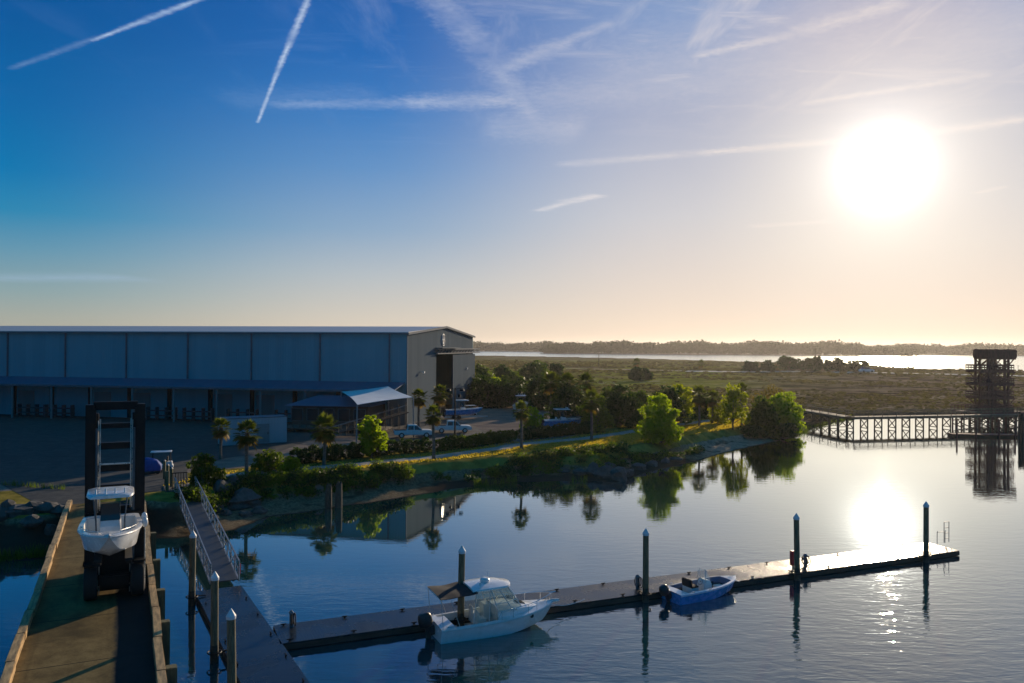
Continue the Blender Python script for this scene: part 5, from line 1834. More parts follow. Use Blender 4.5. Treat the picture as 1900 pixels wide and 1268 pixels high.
# pale storage box in the yard
s0 = P(413, 829, 2.0); s1 = P(532, 822, 2.0)
sv = (s1 - s0)
root = thing('storage_box', 'pale flat-topped storage container standing in the yard behind the palms', 'container', s0, math.atan2(sv.y, sv.x))
sw = sv.length; sh = 3.3
b = MB(); b.box((sw / 2, 1.4, sh / 2 + .12), (sw, 2.8, sh)); b.build('body', M['shed_wall'], root)
b = MB(); b.box((sw / 2, 1.4, sh + .16), (sw + .06, 2.86, .12)); b.box((sw / 2, 1.4, .06), (sw - .1, 2.7, .1)); b.build('frame', M['trim'], root)
b = MB(); b.box((sw * .62, -.03, 1.45), (1.6, .08, 2.4)); d_ = b.build('door', M['trim_light'], root)
b = MB(); b.box((sw * .62 + .6, -.1, 1.4), (.06, .06, .3)); b.build('handle', M['steel_black'], d_)


# ------------------------------------------------------------------ vehicles
def pickup(px, py, rz, label, z=2.02, paint='white_paint'):
    g = P(px, py, z)
    root = thing('pickup_truck', label, 'pickup', g, rz, 'pickups in the parking lot')
    L, W = 5.6, 1.96
    prof = [(-2.75, .62), (-2.8, 1.02), (-2.7, 1.08), (-.85, 1.10), (.9, 1.12), (2.2, 1.08), (2.62, .98), (2.78, .72), (2.76, .48), (2.2, .42), (-2.6, .46)]
    b = MB()
    b.extrude(prof, -W / 2, W / 2, 'y')
    body = b.build('body', M[paint], root, bevel=.07)
    b = MB()
    lo = [(-.95, 1.08), (1.15, 1.10)]; hi = [(-.82, 1.80), (.48, 1.82)]
    b.loft([[(-.98, -W / 2 + .05, 1.06), (1.25, -W / 2 + .05, 1.06), (1.25, W / 2 - .05, 1.06), (-.98, W / 2 - .05, 1.06)], [(-.84, -W / 2 + .24, 1.78), (.42, -W / 2 + .24, 1.80), (.42, W / 2 - .24, 1.80), (-.84, W / 2 - .24, 1.78)], [(-.74, -W / 2 + .32, 1.85), (.3, -W / 2 + .32, 1.86), (.3, W / 2 - .32, 1.86), (-.74, W / 2 - .32, 1.85)]])
    cab = b.build('cab', M[paint], root, bevel=.03)
    g_ = MB()
    for sg in (-1, 1):
        y0, y1 = sg * (W / 2 - .075), sg * (W / 2 - .225)
        for (xa, xb) in ((-.82, -.02), (.08, .96)):
            g_.add([(xa, y0 + sg * .012, 1.14), (xb, y0 + sg * .012, 1.14), (min(xb, .50), y1 + sg * .012, 1.70), (max(xa, -.76), y1 + sg * .012, 1.70)], [(0, 1, 2, 3)])
    g_.add([(1.245, -W / 2 + .14, 1.13), (1.245, W / 2 - .14, 1.13), (.52, W / 2 - .28, 1.74), (.52, -W / 2 + .28, 1.74)], [(0, 1, 2, 3)])
    g_.add([(-.985, -W / 2 + .2, 1.18), (-.985, W / 2 - .2, 1.18), (-.875, W / 2 - .3, 1.70), (-.875, -W / 2 + .3, 1.70)], [(0, 1, 2, 3)])
    g_.build('window', M['glass'], cab, fix=False)
    b = MB(); b.box((-1.85, 0, 1.10), (1.6, W - .3, .05)); b.build('bed', M['black_plastic'], root)
    for x in (-1.7, 1.75):
        for sg in (-1, 1):
            y = sg * (W / 2 - .12)
            rr = [[(x + .40 * k * math.cos(a), y + o, .40 + .40 * k * math.sin(a)) for a in np.linspace(0, 2 * math.pi, 21)[:-1]] for o, k in ((-.14, .85), (-.10, 1), (.10, 1), (.14, .85))]
            w = MB(); w.loft(rr); wh = w.build('wheel', M['rubber'], root, smooth=True)
            q = MB(); q.tube([(x, y - sg * .02, .40), (x, y + sg * .150, .40)], .23, 12); q.build('rim', M['alu'], wh)
    for sg in (-1, 1):
        q = MB(); q.box((2.70, sg * .72, .84), (.12, .34, .18)); q.build('headlight', M['acrylic'], root, bevel=.02)
        q = MB(); q.box((-2.78, sg * .85, .88), (.06, .16, .3)); q.build('tail_light', M['red'], root)
        q = MB(); q.box((.95, sg * (W / 2 + .1), 1.18), (.1, .2, .16)); q.build('mirror', M['black_plastic'], root)
    q = MB(); q.box((2.79, 0, .56), (.12, W - .2, .18)); q.build('bumper', M['chrome'], root, bevel=.02)
    q = MB(); q.box((2.76, 0, .82), (.06, 1.0, .22)); q.build('grille', M['black_plastic'], root)
    return root


pickup(767, 812, R(12), 'white pickup parked behind the hedge, in shade on one side')
pickup(840, 803, R(8), 'white pickup beside the tall twin-headed lamp post')


def trailer_boat(px, py, rz, label, hull='gelcoat', ttop=True, name='trailer_boat'):
    g = P(px, py, 2.02)
    bt = console_boat((g.x, g.y, 2.62), rz, label, 'trailered_boat', 'boats parked in the yard', 6.6, 2.5, hull, full=ttop, motor=True)
    tr = thing('boat_trailer', 'low boat trailer under the ' + label.split(' ', 1)[0] + ' boat ' + ('by the shed door' if not ttop else 'in the yard'), 'trailer', g, rz, 'trailers in the yard')
    b = MB(); b.bar((-.2, -.8, .42), (5.6, -.8, .42), .1, .16); b.bar((-.2, .8, .42), (5.6, .8, .42), .1, .16); b.bar((5.6, -.8, .42), (7.6, 0, .42), .1); b.bar((5.6, .8, .42), (7.6, 0, .42), .1)
    for x in (.2, 2.6, 5): b.bar((x, -.8, .42), (x, .8, .42), .1)
    b.build('frame', M['alu'], tr)
    for x in (1.4, 2.3):
        for sg in (-1, 1):
            w = MB(); w.tube([(x, sg * 1.0, .36), (x, sg * 1.22, .36)], .35, 16); w.build('wheel', M['rubber'], tr)
    return bt


tb = trailer_boat(826, 778, R(12), 'blue-sided boat with white bow parked by the shed door', 'blue_hull', False)
trailer_boat(962, 768, R(80), 'white T-top boat standing in the yard behind the small palm', 'gelcoat', True)
trailer_boat(1008, 800, R(12), 'blue-hulled T-top boat behind the hedge between palms', 'blue_hull', True)


def golf_cart(px, py, rz, label, z=2.02):
    g = P(px, py, z)
    root = thing('golf_cart', label, 'golf cart', g, rz, 'golf carts')
    b = MB(); b.box((0, 0, .42), (2.3, 1.15, .3)); b.box((-.65, 0, .7), (.8, 1.1, .4)); b.loft([[(.7, -.55, .5), (1.2, -.5, .5), (1.2, .5, .5), (.7, .55, .5)], [(.75, -.5, 1.0), (1.0, -.45, .85), (1.0, .45, .85), (.75, .5, 1.0)]]); b.build('body', M['white_paint'], root, bevel=.04)
    b = MB(); b.box((-.35, 0, .95), (.5, 1.05, .12)); b.box((-.62, 0, 1.2), (.1, 1.05, .45)); b.build('seat', M['black_canvas'], root, bevel=.03)
    b = MB(); b.box((0, 0, 1.92), (2.0, 1.25, .08)); b.build('roof', M['white_paint'], root, bevel=.03)
    b = MB()
    for sg in (-1, 1): b.tube([(.85, sg * .52, .9), (.75, sg * .55, 1.9)], .025, 6); b.tube([(-.9, sg * .52, .6), (-.85, sg * .55, 1.9)], .025, 6)
    b.build('roof_post', M['steel_black'], root)
    for x in (-.75, .8):
        for sg in (-1, 1):
            w = MB(); w.tube([(x, sg * .48, .24), (x, sg * .64, .24)], .24, 14); w.build('wheel', M['rubber'], root)


golf_cart(299, 873, R(200), 'golf cart with pale flat roof parked near the gangway head')
golf_cart(872, 772, R(20), 'golf cart with white roof by the right corner of the big shed')
g_ = P(279, 879, 2.02)
root = thing('covered_cart', 'blue tarpaulin covered cart beside the golf cart', 'cart', g_, R(20))
b = MB()
b.loft([[(-1.0, -.65, .3), (1.0, -.65, .3), (1.0, .65, .3), (-1.0, .65, .3)], [(-1.02, -.68, .9), (1.0, -.66, .8), (1.02, .68, .85), (-1.0, .66, .95)], [(-.7, -.5, 1.45), (.6, -.4, 1.3), (.6, .45, 1.32), (-.75, .5, 1.5)], [(-.3, -.2, 1.6), (.2, -.15, 1.5), (.2, .2, 1.5), (-.35, .2, 1.62)]])
b.build('tarp', M['blue_tarp'], root, smooth=True, bevel=.05)
for x in (-.7, .7):
    for sg in (-1, 1):
        w = MB(); w.tube([(x, sg * .5, .24), (x, sg * .64, .24)], .24, 12); w.build('wheel', M['rubber'], root)


# ------------------------------------------------------------------ lamps and poles
def lamp_post(px, py, ptop, label):
    g = P(px, py, 2.0)
    top = PD(px, ptop, g.y).z - 2.0
    root = thing('lamp_post', label, 'lamp post', g, 0)
    b = MB(); b.tube([(0, 0, 0), (0, 0, top)], [.13, .09], 10); b.tube([(0, 0, 0), (0, 0, .5)], .2, 10); b.build('pole', M['steel_black'], root)
    for sg in (-1, 1):
        q = MB(); q.tube([(0, 0, top - .25), (sg * .5, 0, top - .05), (sg * .95, 0, top - .12)], .04, 6); q.build('arm', M['steel_black'], root)
        q = MB(); q.loft([[(sg * .95 + k * math.cos(a), k * math.sin(a), top + z) for a in np.linspace(0, 2 * math.pi, 13)[:-1]] for k, z in ((.10, -.05), (.30, -.2), (.36, -.42), (.30, -.46))]); q.build('lamp_head', M['steel_black'], root)
        q = MB(); q.loft([[(sg * .6 + k * math.cos(a), k * math.sin(a), top - 1.0 + z) for a in np.linspace(0, 2 * math.pi, 13)[:-1]] for k, z in ((.06, .1), (.2, 0), (.22, -.35))]); q.bar((0, 0, top - .85), (sg * .6, 0, top - .9), .05); q.build('speaker', M['steel_black'], root)


lamp_post(844, 812, 720, 'tall dark twin-headed lamp post in front of the pickup')


def pole(px, py, ptop, label, r=.12, z=.5):
    g = G(px, py)
    top = PD(px, ptop, g.y).z - g.z
    root = thing('utility_pole', label, 'pole', g, 0, 'slim poles')
    b = MB(); b.tube([(0, 0, -.3), (0, 0, top)], [r, r * .7], 7); b.build('shaft', M['old_wood'], root)
    b = MB(); b.box((0, 0, top - .4), (1.4 * r * 8, .12, .14)); b.build('crossarm', M['old_wood'], root)


pole(1111, 681, 648, 'slim pole in the marsh right of the shed, against the river', .3)
pole(1685, 692, 661, 'slim pole in the marsh left of the tower, against the river', .18)
pole(1513, 688, 646, 'mast pole rising above the middle marsh tree clump', .22)
pole(1889, 696, 678, 'short pole right of the timber tower', .12)

# ------------------------------------------------------------------ small shore things
for i, (px, py, hgt) in enumerate([(609, 941, 2.0), (628, 941, 2.2)]):
    g_ = P(px, py, .05)
    root = thing('old_stump', ['broken old piling on the beach, the left of a pair', 'broken old piling on the beach, the right of a pair'][i], 'stump', (g_.x, g_.y, 0), 0, 'old pilings on the beach')
    b = MB(); b.tube([(0, 0, -1), (.02, 0, hgt * .6), (.05, .03, hgt)], [.36, .32, .26], 11); b.build('shaft', M['old_wood'], root, bevel=.0)
    b = MB(); b.loft([[(.05 + k * math.cos(a), .03 + k * math.sin(a), hgt + z + .12 * math.sin(a * 3 + i)) for a in np.linspace(0, 2 * math.pi, 12)[:-1]] for k, z in ((.26, -.1), (.2, .12), (.08, .05))]); b.build('splintered_top', M['old_wood'], root)


def rock(g, s, label=None, group=None):
    me = bmesh.new()
    bmesh.ops.create_icosphere(me, subdivisions=2, radius=1.0)
    ph = random.random() * 9
    sx, sy, sz = s * random.uniform(.8, 1.3), s * random.uniform(.7, 1.1), s * random.uniform(.5, .8)
    for v in me.verts:
        c = v.co
        k = 1 + .22 * math.sin(c.x * 3 + ph) * math.cos(c.y * 3.3 - ph) + .15 * math.sin(c.z * 5 + ph * 2) + random.uniform(-.06, .06)
        v.co = Vector((c.x * sx * k, c.y * sy * k, c.z * sz * k))
    m = bpy.data.meshes.new('rock'); me.to_mesh(m); me.free()
    m.materials.append(M['rock'])
    o = bpy.data.objects.new('rock', m); COL.objects.link(o)
    o.location = (g.x, g.y, g.z + sz * .3); o.rotation_euler = (0, 0, random.random() * 6)
    tag(o, label, 'rock', group)


for (px, py, s) in [(410, 930, 1.2), (428, 922, 1.5), (452, 926, 1.6), (440, 940, 1.1), (468, 940, 1.0), (400, 948, .9), (420, 955, .8), (455, 958, .8), (480, 952, .7), (392, 965, .8)]:
    rock(G(px, py), s * .8, 'grey boulder in the riprap right of the gangway', 'boulders right of the gangway')
for (px, py, s) in [(15, 950, .9), (40, 953, 1.0), (66, 950, .8), (88, 948, .9), (110, 952, .8), (30, 965, .7), (60, 968, .8), (95, 966, .7), (-10, 962, .9)]:
    rock(G(px, py), s, 'dark boulder on the bank left of the lift pier', 'boulders left of the pier')
for (px, py, s) in [(1075, 873, .9), (1100, 878, 1.1), (1125, 884, 1.3), (1148, 888, 1.4), (1160, 882, 1.0), (1185, 870, .9), (1210, 864, .8), (1235, 858, .7), (1045, 876, .7), (1130, 868, .8), (1255, 854, .7)]:
    rock(G(px, py), s, 'rock slab on the point of the beach below the bright tree', 'rocks on the point')
# boulder edging at the head of the left bank
wb = MB()
a_, c_ = P(85, 934, 2.1), P(126, 944, 2.1)
wb.bar((0, 0, 0), tuple(c_ - a_), .4, .4)
root = thing('bank_timber', 'dark heavy timber laid beside the pier head', 'timber', a_)
wb.build('beam', M['old_wood'], root, bevel=.03)

# ------------------------------------------------------------------ vegetation


def leaf_quads(lobes, n, size, seed, shell=.62, flat=.0, lump=.25):
    """many leaf-sized quads spread through the volume of overlapping lobes"""
    g = np.random.default_rng(seed)
    L = np.array([[*c, *r] for c, r in lobes], float)
    wgt = (L[:, 3] * L[:, 4] + L[:, 3] * L[:, 5] + L[:, 4] * L[:, 5]); wgt = wgt / wgt.sum()
    k = g.choice(len(L), n, p=wgt)
    d = g.normal(size=(n, 3)); d /= np.linalg.norm(d, axis=1, keepdims=True)
    u = g.random(n)
    rr = shell + (1 - shell) * u ** .6
    # lumpy outline: clumps and gaps
    ph = g.random(3) * 6
    f = np.sin(d[:, 0] * 6 + ph[0] + k) * np.sin(d[:, 1] * 6 + ph[1]) + np.sin(d[:, 2] * 7 + ph[2] + k * 2)
    rr = rr * (1 + lump * f * .5) + g.normal(size=n) * .04
    c = L[k, :3] + d * L[k, 3:] * rr[:, None]
    keep = g.random(n) < np.clip(.72 + .45 * f, .15, 1)
    c, d = c[keep], d[keep]; n = len(c)
    t1 = g.normal(size=(n, 3)); t1 += d * .2
    t1 /= np.linalg.norm(t1, axis=1, keepdims=True)
    t2 = np.cross(t1, d + g.normal(size=(n, 3)) * .7); t2 /= (np.linalg.norm(t2, axis=1, keepdims=True) + 1e-9)
    s = size * g.uniform(.55, 1.35, (n, 1))
    a, b = t1 * s, t2 * s * .55
    v = np.stack([c - a * .9, c + b, c + a * .9, c - b], 1).reshape(-1, 3)
    q = np.arange(n * 4).reshape(n, 4)
    return v, q


def lobes_for(w, h, z0, n, seed, dep=None):
    g = np.random.default_rng(seed)
    dep = dep or w
    out = [((0, 0, z0 + h * .42), (w * .30, dep * .30, h * .36))]
    tilt = g.uniform(-.12, .12, 2)
    for i in range(n * 3):
        a = 2.39996 * i + g.random() * .9
        u = (i + .5) / (n * 3)
        zz = z0 + h * (.06 + .84 * u ** 1.1) * g.uniform(.86, 1.06)
        k = math.sqrt(max(.05, 1 - (max(0, u - .30) / .72) ** 2)) * g.uniform(.55, 1.2)
        s = g.uniform(.085, .20) * (1.15 - .35 * u)
        out.append(((math.cos(a) * w * .36 * k + tilt[0] * w * u, math.sin(a) * dep * .36 * k + tilt[1] * dep * u, zz), (w * s, dep * s, h * s * g.uniform(.55, .85))))
    return out


def tree(px, py, ptop, wpx, label, mats, cat='tree', name='broadleaf_tree', n=5200, leaf=.20, z0f=.22, nl=9, group=None, seed=0, accent=None, dep=None, ground=None, dome=1.0):
    g = ground or G(px, py)
    H = PD(px, ptop, g.y).z - g.z
    w = wpx * g.y / FPX
    root = thing(name, label, cat, g, random.random() * 6, group)
    z0 = H * z0f
    lb = lobes_for(w, H - z0, z0, nl, seed + 11, dep)
    leaf = leaf * max(1.0, g.y / 110) ** .6
    v, q = leaf_quads(lb, n, leaf, seed)
    np_mesh('crown', v, q, M[mats], root)
    b = MB()
    r0 = max(.07, w * .028)
    b.tube([(0, 0, -.2), (.05, 0, z0 * .6 + .1), (0, .05, H * .45), (.05, 0, H * .7)], [r0 * 1.3, r0, r0 * .7, r0 * .3], 7)
    for c, r in lb[2:26:3]:
        b.tube([(0, .02, max(.1, z0 * .7)), (c[0] * .5, c[1] * .5, (z0 + c[2]) * .5), (c[0] * .95, c[1] * .95, c[2])], [r0 * .55, r0 * .35, r0 * .15], 5)
    b.build('trunk', M['bark'], root, smooth=True)
    return root


def palm_meshes(seed, R0=1.35, nf=34):
    """fan palm head: fronds on stalks, each a pleated fan of narrow leaflets"""
    g = np.random.default_rng(seed)
    V, Q = [], []; DV, DQ = [], []
    for i in range(nf):
        az = i * 2.39996 + g.uniform(-.2, .2)
        el = R(84) - (i / nf) ** .85 * R(150) + g.uniform(-.1, .1)
        dead = el < R(-42)
        out = np.array([math.cos(az) * math.cos(el), math.sin(az) * math.cos(el), math.sin(el)])
        side = np.array([-math.sin(az), math.cos(az), 0.0])
        up = np.cross(out, side)
        st = R0 * g.uniform(.42, .58)
        c = out * st + np.array([0, 0, -.10 * (1 - math.sin(el))])
        vv, qq = (DV, DQ) if dead else (V, Q)
        o = len(vv)
        s = .03
        vv += [side * s, -side * s, c - side * s * .6, c + side * s * .6]; qq.append((o, o + 1, o + 2, o + 3))
        nl = 15
        fan = R0 * g.uniform(.50, .66)
        for k in range(nl):
            a = (k / (nl - 1) - .5) * R(215)
            dirv = out * math.cos(a) + side * math.sin(a)
            ln = fan * (1 - .22 * abs(a) / R(107)) * g.uniform(.88, 1.08)
            mid = c + dirv * ln * .55 - up * (.04 * R0) * 0
            droop = np.array([0, 0, -1.0]) * ln * (.30 if not dead else .55)
            tip = c + dirv * ln + droop * .6
            mid = mid + droop * .12
            wv = np.cross(dirv, up); wv = wv / (np.linalg.norm(wv) + 1e-9) * ln * .088
            o = len(vv)
            vv += [c, mid - wv, tip, mid + wv]; qq.append((o, o + 1, o + 2, o + 3))
    return V, Q, DV, DQ


PALM_MESH = {}


def palm(px, py, ptop, label, group='sabal palms', var=0, ground=None, head=1.35):
    g = ground or G(px, py)
    H = PD(px, ptop, g.y).z - g.z
    zc = H - head * .92
    root = thing('fan_palm', label, 'palm', g, random.random() * 6, group)
    if var not in PALM_MESH:
        V, Q, DV, DQ = palm_meshes(40 + var)
        c = np_mesh('crown', V, Q, M['palm_leaf']); d = np_mesh('dead_fronds', DV, DQ, M['palm_dead'])
        PALM_MESH[var] = (c.data, d.data)
        for o in (c, d): bpy.data.objects.remove(o)
    s = head / 1.35
    for nm, me in zip(('crown', 'dead_fronds'), PALM_MESH[var]):
        o = bpy.data.objects.new(nm, me); COL.objects.link(o); o.parent = root; o.location = (0, 0, zc); o.scale = (s, s, s * random.uniform(.92, 1.05))
    b = MB()
    pts = [(.06 * math.sin(i * .8 + var), .05 * math.cos(i * .7 + var), -.3 + (zc + .3) * i / 6) for i in range(7)]
    pts[-1] = (0, 0, zc)
    b.tube(pts, [.24, .19, .17, .165, .165, .17, .20], 9)
    b.build('trunk', M['palm_bark'], root, smooth=True)
    # boot stubs under the head
    k = MB()
    for i in range(14):
        a = i * 2.4; z = zc - .1 - i * .055
        k.bar((math.cos(a) * .12, math.sin(a) * .12, z - .12), (math.cos(a) * .30, math.sin(a) * .30, z + .1), .07, .03)
    k.build('leaf_bases', M['palm_dead'], root)
    return root


palms = [(410, 852, 774, 'small fan palm left of the pale storage box', 1.15), (458, 890, 777, 'fan palm with dark trunk right of the gangway, before the storage box', 1.3),
         (602, 864, 767, 'fan palm with orange dead fronds before the blue roofed hut', 1.5), (804, 853, 751, 'slender fan palm standing in the lawn before the hedge and lamp post', 1.1),
         (777, 800, 720, 'fan palm between the white shade sail and the shed door', 1.35), (816, 797, 712, 'fan palm directly before the dark open shed door', 1.45),
         (967, 833, 744, 'fan palm before the white T-top boat in the yard', 1.15), (1097, 818, 722, 'fan palm casting a long shadow on the lawn', 1.5),
         (1022, 790, 688, 'dark tall fan palm, leftmost of the group behind the blue boat', 1.7), (1052, 792, 690, 'dark tall fan palm in the middle of the group behind the blue boat', 1.7), (1087, 786, 690, 'dark tall fan palm, rightmost of the group behind the blue boat', 1.6),
         (1297, 791, 714, 'broad fan palm right of the big bright green tree', 1.6), (1376, 790, 708, 'fan palm rising from the yellow-green bushes on the point', 1.35), (1322, 786, 722, 'ragged fan palm close behind the broad palm on the point', 1.4)]
for i, (px, py, pt, lb, hd2) in enumerate(palms):
    palm(px, py, pt, lb, var=i % 4, head=hd2 * 1.12)
# lone palms out in the marsh
palm(1181, 690, 664, 'lone distant palm in the marsh above a dark tree', 'palms in the marsh', 1, head=2.6)
palm(1301, 688, 667, 'lone distant palm in the marsh, right of the other one', 'palms in the marsh', 2, head=2.6)

T = tree
T(1226, 824, 733, 92, 'big bright green tree on the lawn above the beach', 'leaf_bright', n=12000, leaf=.22, z0f=.02, nl=14, seed=1)
T(690, 851, 766, 56, 'bright green tree rising from the hedge before the hut', 'leaf_bright', n=5200, leaf=.2, z0f=.18, nl=9, seed=2, group='trees by the hedge')
T(381, 905, 836, 70, 'olive bush beside the head of the gangway', 'leaf_olive', 'bush', 'shrub', n=5200, leaf=.15, z0f=.05, nl=10, seed=3)
T(497, 874, 834, 74, 'round olive bush behind the path, right of the palm', 'leaf_olive', 'bush', 'shrub', n=4200, leaf=.15, z0f=.04, nl=9, seed=4)
T(540, 880, 846, 44, 'yellow-green bush beside the path', 'leaf_yellow', 'bush', 'shrub', n=2600, leaf=.15, z0f=.04, nl=8, seed=5)
# the point
T(1462, 806, 728, 72, 'large round bush at the tip of the point, glowing at its rim', 'leaf_bright', 'bush', 'shrub', n=8500, leaf=.24, z0f=.03, nl=13, seed=6)
T(1412, 806, 732, 64, 'large dark bush left of the bush at the tip of the point', 'leaf_olive', 'bush', 'shrub', n=7500, leaf=.24, z0f=.03, nl=12, seed=7)
T(1360, 796, 706, 52, 'yellow-green airy tree behind the palm on the point', 'leaf_yellow', n=3200, leaf=.22, z0f=.15, nl=9, seed=8)
T(1332, 786, 742, 36, 'small yellow bush beside the ragged palm', 'leaf_yellow', 'bush', 'shrub', n=1800, leaf=.2, z0f=.05, nl=7, seed=9)
T(1440, 790, 708, 90, 'thin brown leafless-looking thicket behind the bushes of the point', 'leaf_brown', 'thicket', 'thicket', n=2600, leaf=.2, z0f=.15, nl=12, seed=10)
T(1390, 812, 786, 60, 'low dark bush at the foot of the point', 'leaf_dark', 'bush', 'shrub', n=3000, leaf=.16, z0f=.02, nl=8, seed=31)
T(1446, 814, 782, 80, 'low dark bush hanging over the water at the point', 'leaf_dark', 'bush', 'shrub', n=4200, leaf=.18, z0f=.02, nl=9, seed=32)
# behind the lawn
T(1150, 792, 712, 92, 'broad dark tree left of the big bright tree', 'leaf_dark', n=8500, leaf=.24, z0f=.02, nl=13, seed=12)
T(1240, 790, 712, 78, 'dark tree behind the big bright tree', 'leaf_dark', n=5200, leaf=.24, z0f=.1, nl=10, seed=13)
T(1264, 784, 708, 62, 'yellow-green tree behind the dark tree and the bright tree', 'leaf_yellow', n=3600, leaf=.24, z0f=.15, nl=9, seed=14)
T(1106, 802, 724, 66, 'sunlit olive tree beside the palm with the long shadow', 'leaf_olive', n=4600, leaf=.2, z0f=.08, nl=10, seed=15)
T(1055, 794, 708, 104, 'dark trees under the palm group behind the blue boat', 'leaf_dark', n=6500, leaf=.24, z0f=.05, nl=12, seed=16)
T(988, 806, 752, 40, 'bright bush beside the palm before the T-top boat', 'leaf_bright', 'bush', 'shrub', n=2800, leaf=.18, z0f=.05, nl=8, seed=17)
# behind the yard, right of the shed
bk = [(880, 752, 690, 50, 'leaf_dark', 'dark tree half hidden by the right end of the shed'), (930, 754, 698, 60, 'leaf_dark', 'dark tree behind the yard, second from the shed'), (1030, 762, 700, 70, 'leaf_dark', 'dark low tree just left of the palm group'), (1190, 770, 722, 60, 'leaf_olive', 'olive tree behind the broad dark tree'), (1130, 766, 716, 60, 'leaf_olive', 'olive tree between the palm group and the broad dark tree'), (1310, 776, 734, 60, 'leaf_olive', 'low olive tree behind the broad palm'), (905, 756, 694, 84, 'leaf_dark', 'dark tree against the right corner of the shed'), (955, 757, 700, 76, 'leaf_dark', 'dark tree behind the yard, left of the T-top boat roof'), (1000, 760, 690, 72, 'leaf_dark', 'dark tree behind the yard, left of the palm group'),
      (897, 727, 673, 52, 'leaf_olive', 'olive tree behind the shed, standing above the dark ones'), (935, 722, 676, 50, 'leaf_dark', 'dark small tree behind the yard in front of the marsh'), (982, 718, 667, 64, 'leaf_dark', 'tall dark tree at the marsh edge behind the yard'),
      (1003, 714, 668, 50, 'leaf_olive', 'olive tree at the marsh edge behind the yard'), (1030, 716, 672, 46, 'leaf_dark', 'dark tree at the marsh edge behind the palm group'), (920, 738, 700, 40, 'leaf_bright', 'bright bush in the gap behind the shed'), (960, 727, 690, 60, 'leaf_olive', 'olive bush before the marsh')]
for i, (px, py, pt, wp, mt, lb) in enumerate(bk):
    T(px, py, pt, wp, lb, mt, n=4200, leaf=.26, z0f=.02, nl=11, seed=50 + i, group='trees behind the yard')
# trees out on the marsh causeway
far = [(1178, 708, 679, 28, 'dark solitary tree in the green marsh under the lone palm'), (1200, 706, 684, 22, 'smaller dark tree right of the solitary marsh tree'), (1395, 690, 670, 36, 'low pale tree at the left of the causeway clump'), (1425, 690, 667, 26, 'small round tree in the causeway clump'),
       (1465, 688, 659, 56, 'broad oak, widest tree of the causeway clump'), (1505, 688, 663, 36, 'right shoulder tree beside the broad causeway oak'), (1516, 690, 660, 24, 'pointed tree at the mast pole on the causeway'), (1538, 689, 667, 20, 'small tree right of the mast pole on the causeway'),
       (1555, 689, 665, 34, 'round tree in the right half of the causeway clump'), (1589, 690, 667, 42, 'rightmost round tree of the causeway clump')]
for i, (px, py, pt, wp, lb) in enumerate(far):
    T(px, py, pt, wp, lb, 'leaf_dark', n=2200, leaf=.34, z0f=.10, nl=9, seed=80 + i, group='trees on the marsh causeway')


# hedges
def hedge(px_line, h, w, label, mat, seed, n_per=620, leaf=.17):
    pts = [G(*p) for p in px_line]
    o = pts[0]
    lb = []
    tot = 0
    g = np.random.default_rng(seed)
    for a, c in zip(pts[:-1], pts[1:]):
        L = (c - a).length; k = max(1, int(L / .9)); tot += L
        for i in range(k):
            p = a.lerp(c, (i + g.random() * .4) / k) - o
            hh = h * g.uniform(.88, 1.12)
            lb.append(((p.x, p.y, p.z + hh * .50), (w * .55, w * .55, hh * .52)))
    v, q = leaf_quads(lb, int(tot * n_per), leaf, seed, shell=.7, lump=.15)
    h_ = np_mesh('hedge', v, q, M[mat])
    h_.location = o
    tag(h_, label, 'hedge', 'hedges along the path')


hedge([(545, 862), (610, 856), (665, 850), (725, 844), (800, 838.5)], 1.75, 1.3, 'dense dark hedge with bare gaps beside the path under the bright tree', 'leaf_dark', 21)
hedge([(812, 838), (860, 832), (910, 825), (955, 818.5)], 1.6, 1.5, 'olive hedge between the parking lot and the path', 'leaf_olive', 22)
hedge([(968, 817), (1020, 811.5), (1070, 806.5), (1120, 801)], 1.7, 1.6, 'dark clipped hedge with a rounded end before the blue boat', 'leaf_dark', 23)
hedge([(1268, 779), (1310, 775), (1350, 771)], .8, 1.0, 'low dark hedge behind the path near the point', 'leaf_dark', 24, leaf=.15)


# bank scrub: a continuous low cover along the top of the bank
def bank_cover():
    g = np.random.default_rng(5)
    path = [P(x, y, 2.0).xy for x, y in [(345, 925), (400, 905), (470, 893), (560, 886), (665, 876), (728, 870), (809, 864), (860, 860), (930, 853), (1000, 847), (1060, 842), (1120, 836), (1180, 832), (1240, 826), (1300, 816), (1360, 806), (1420, 803), (1470, 803), (1500, 797)]]
    lb = []
    for a, c in zip(path[:-1], path[1:]):
        L = (c - a).length; d = (c - a).normalized(); n = Vector((d.y, -d.x))
        for i in range(int(L * 12.0)):
            u = g.random(); off = g.uniform(-.4, 9.0) if (g.random() < .62 and a.x > -14) else g.uniform(-.4, 3.0)
            p = a + d * L * u + n * off
            hz = gz(p.x, p.y)
            if hz < (.30 if a.x > -9 else .6): continue
            s = g.uniform(.35, .95) * (1.15 if off < 1.5 else .8)
            lb.append(((p.x, p.y, hz + s * .35), (s * .9, s * .9, s * .62)))
    k = len(lb)
    A, B = lb[::2], lb[1::2]
    for nm, part, mt, sd in (('a', A, 'leaf_olive', 61), ('b', B, 'leaf_dark', 62)):
        v, q = leaf_quads(part, len(part) * 150, .15, sd, shell=.35, lump=.4)
        o = np_mesh('bank_scrub', v, q, M[mt])
        tag(o, 'low tangled scrub covering the bank below the lawn', kind='stuff')


bank_cover()


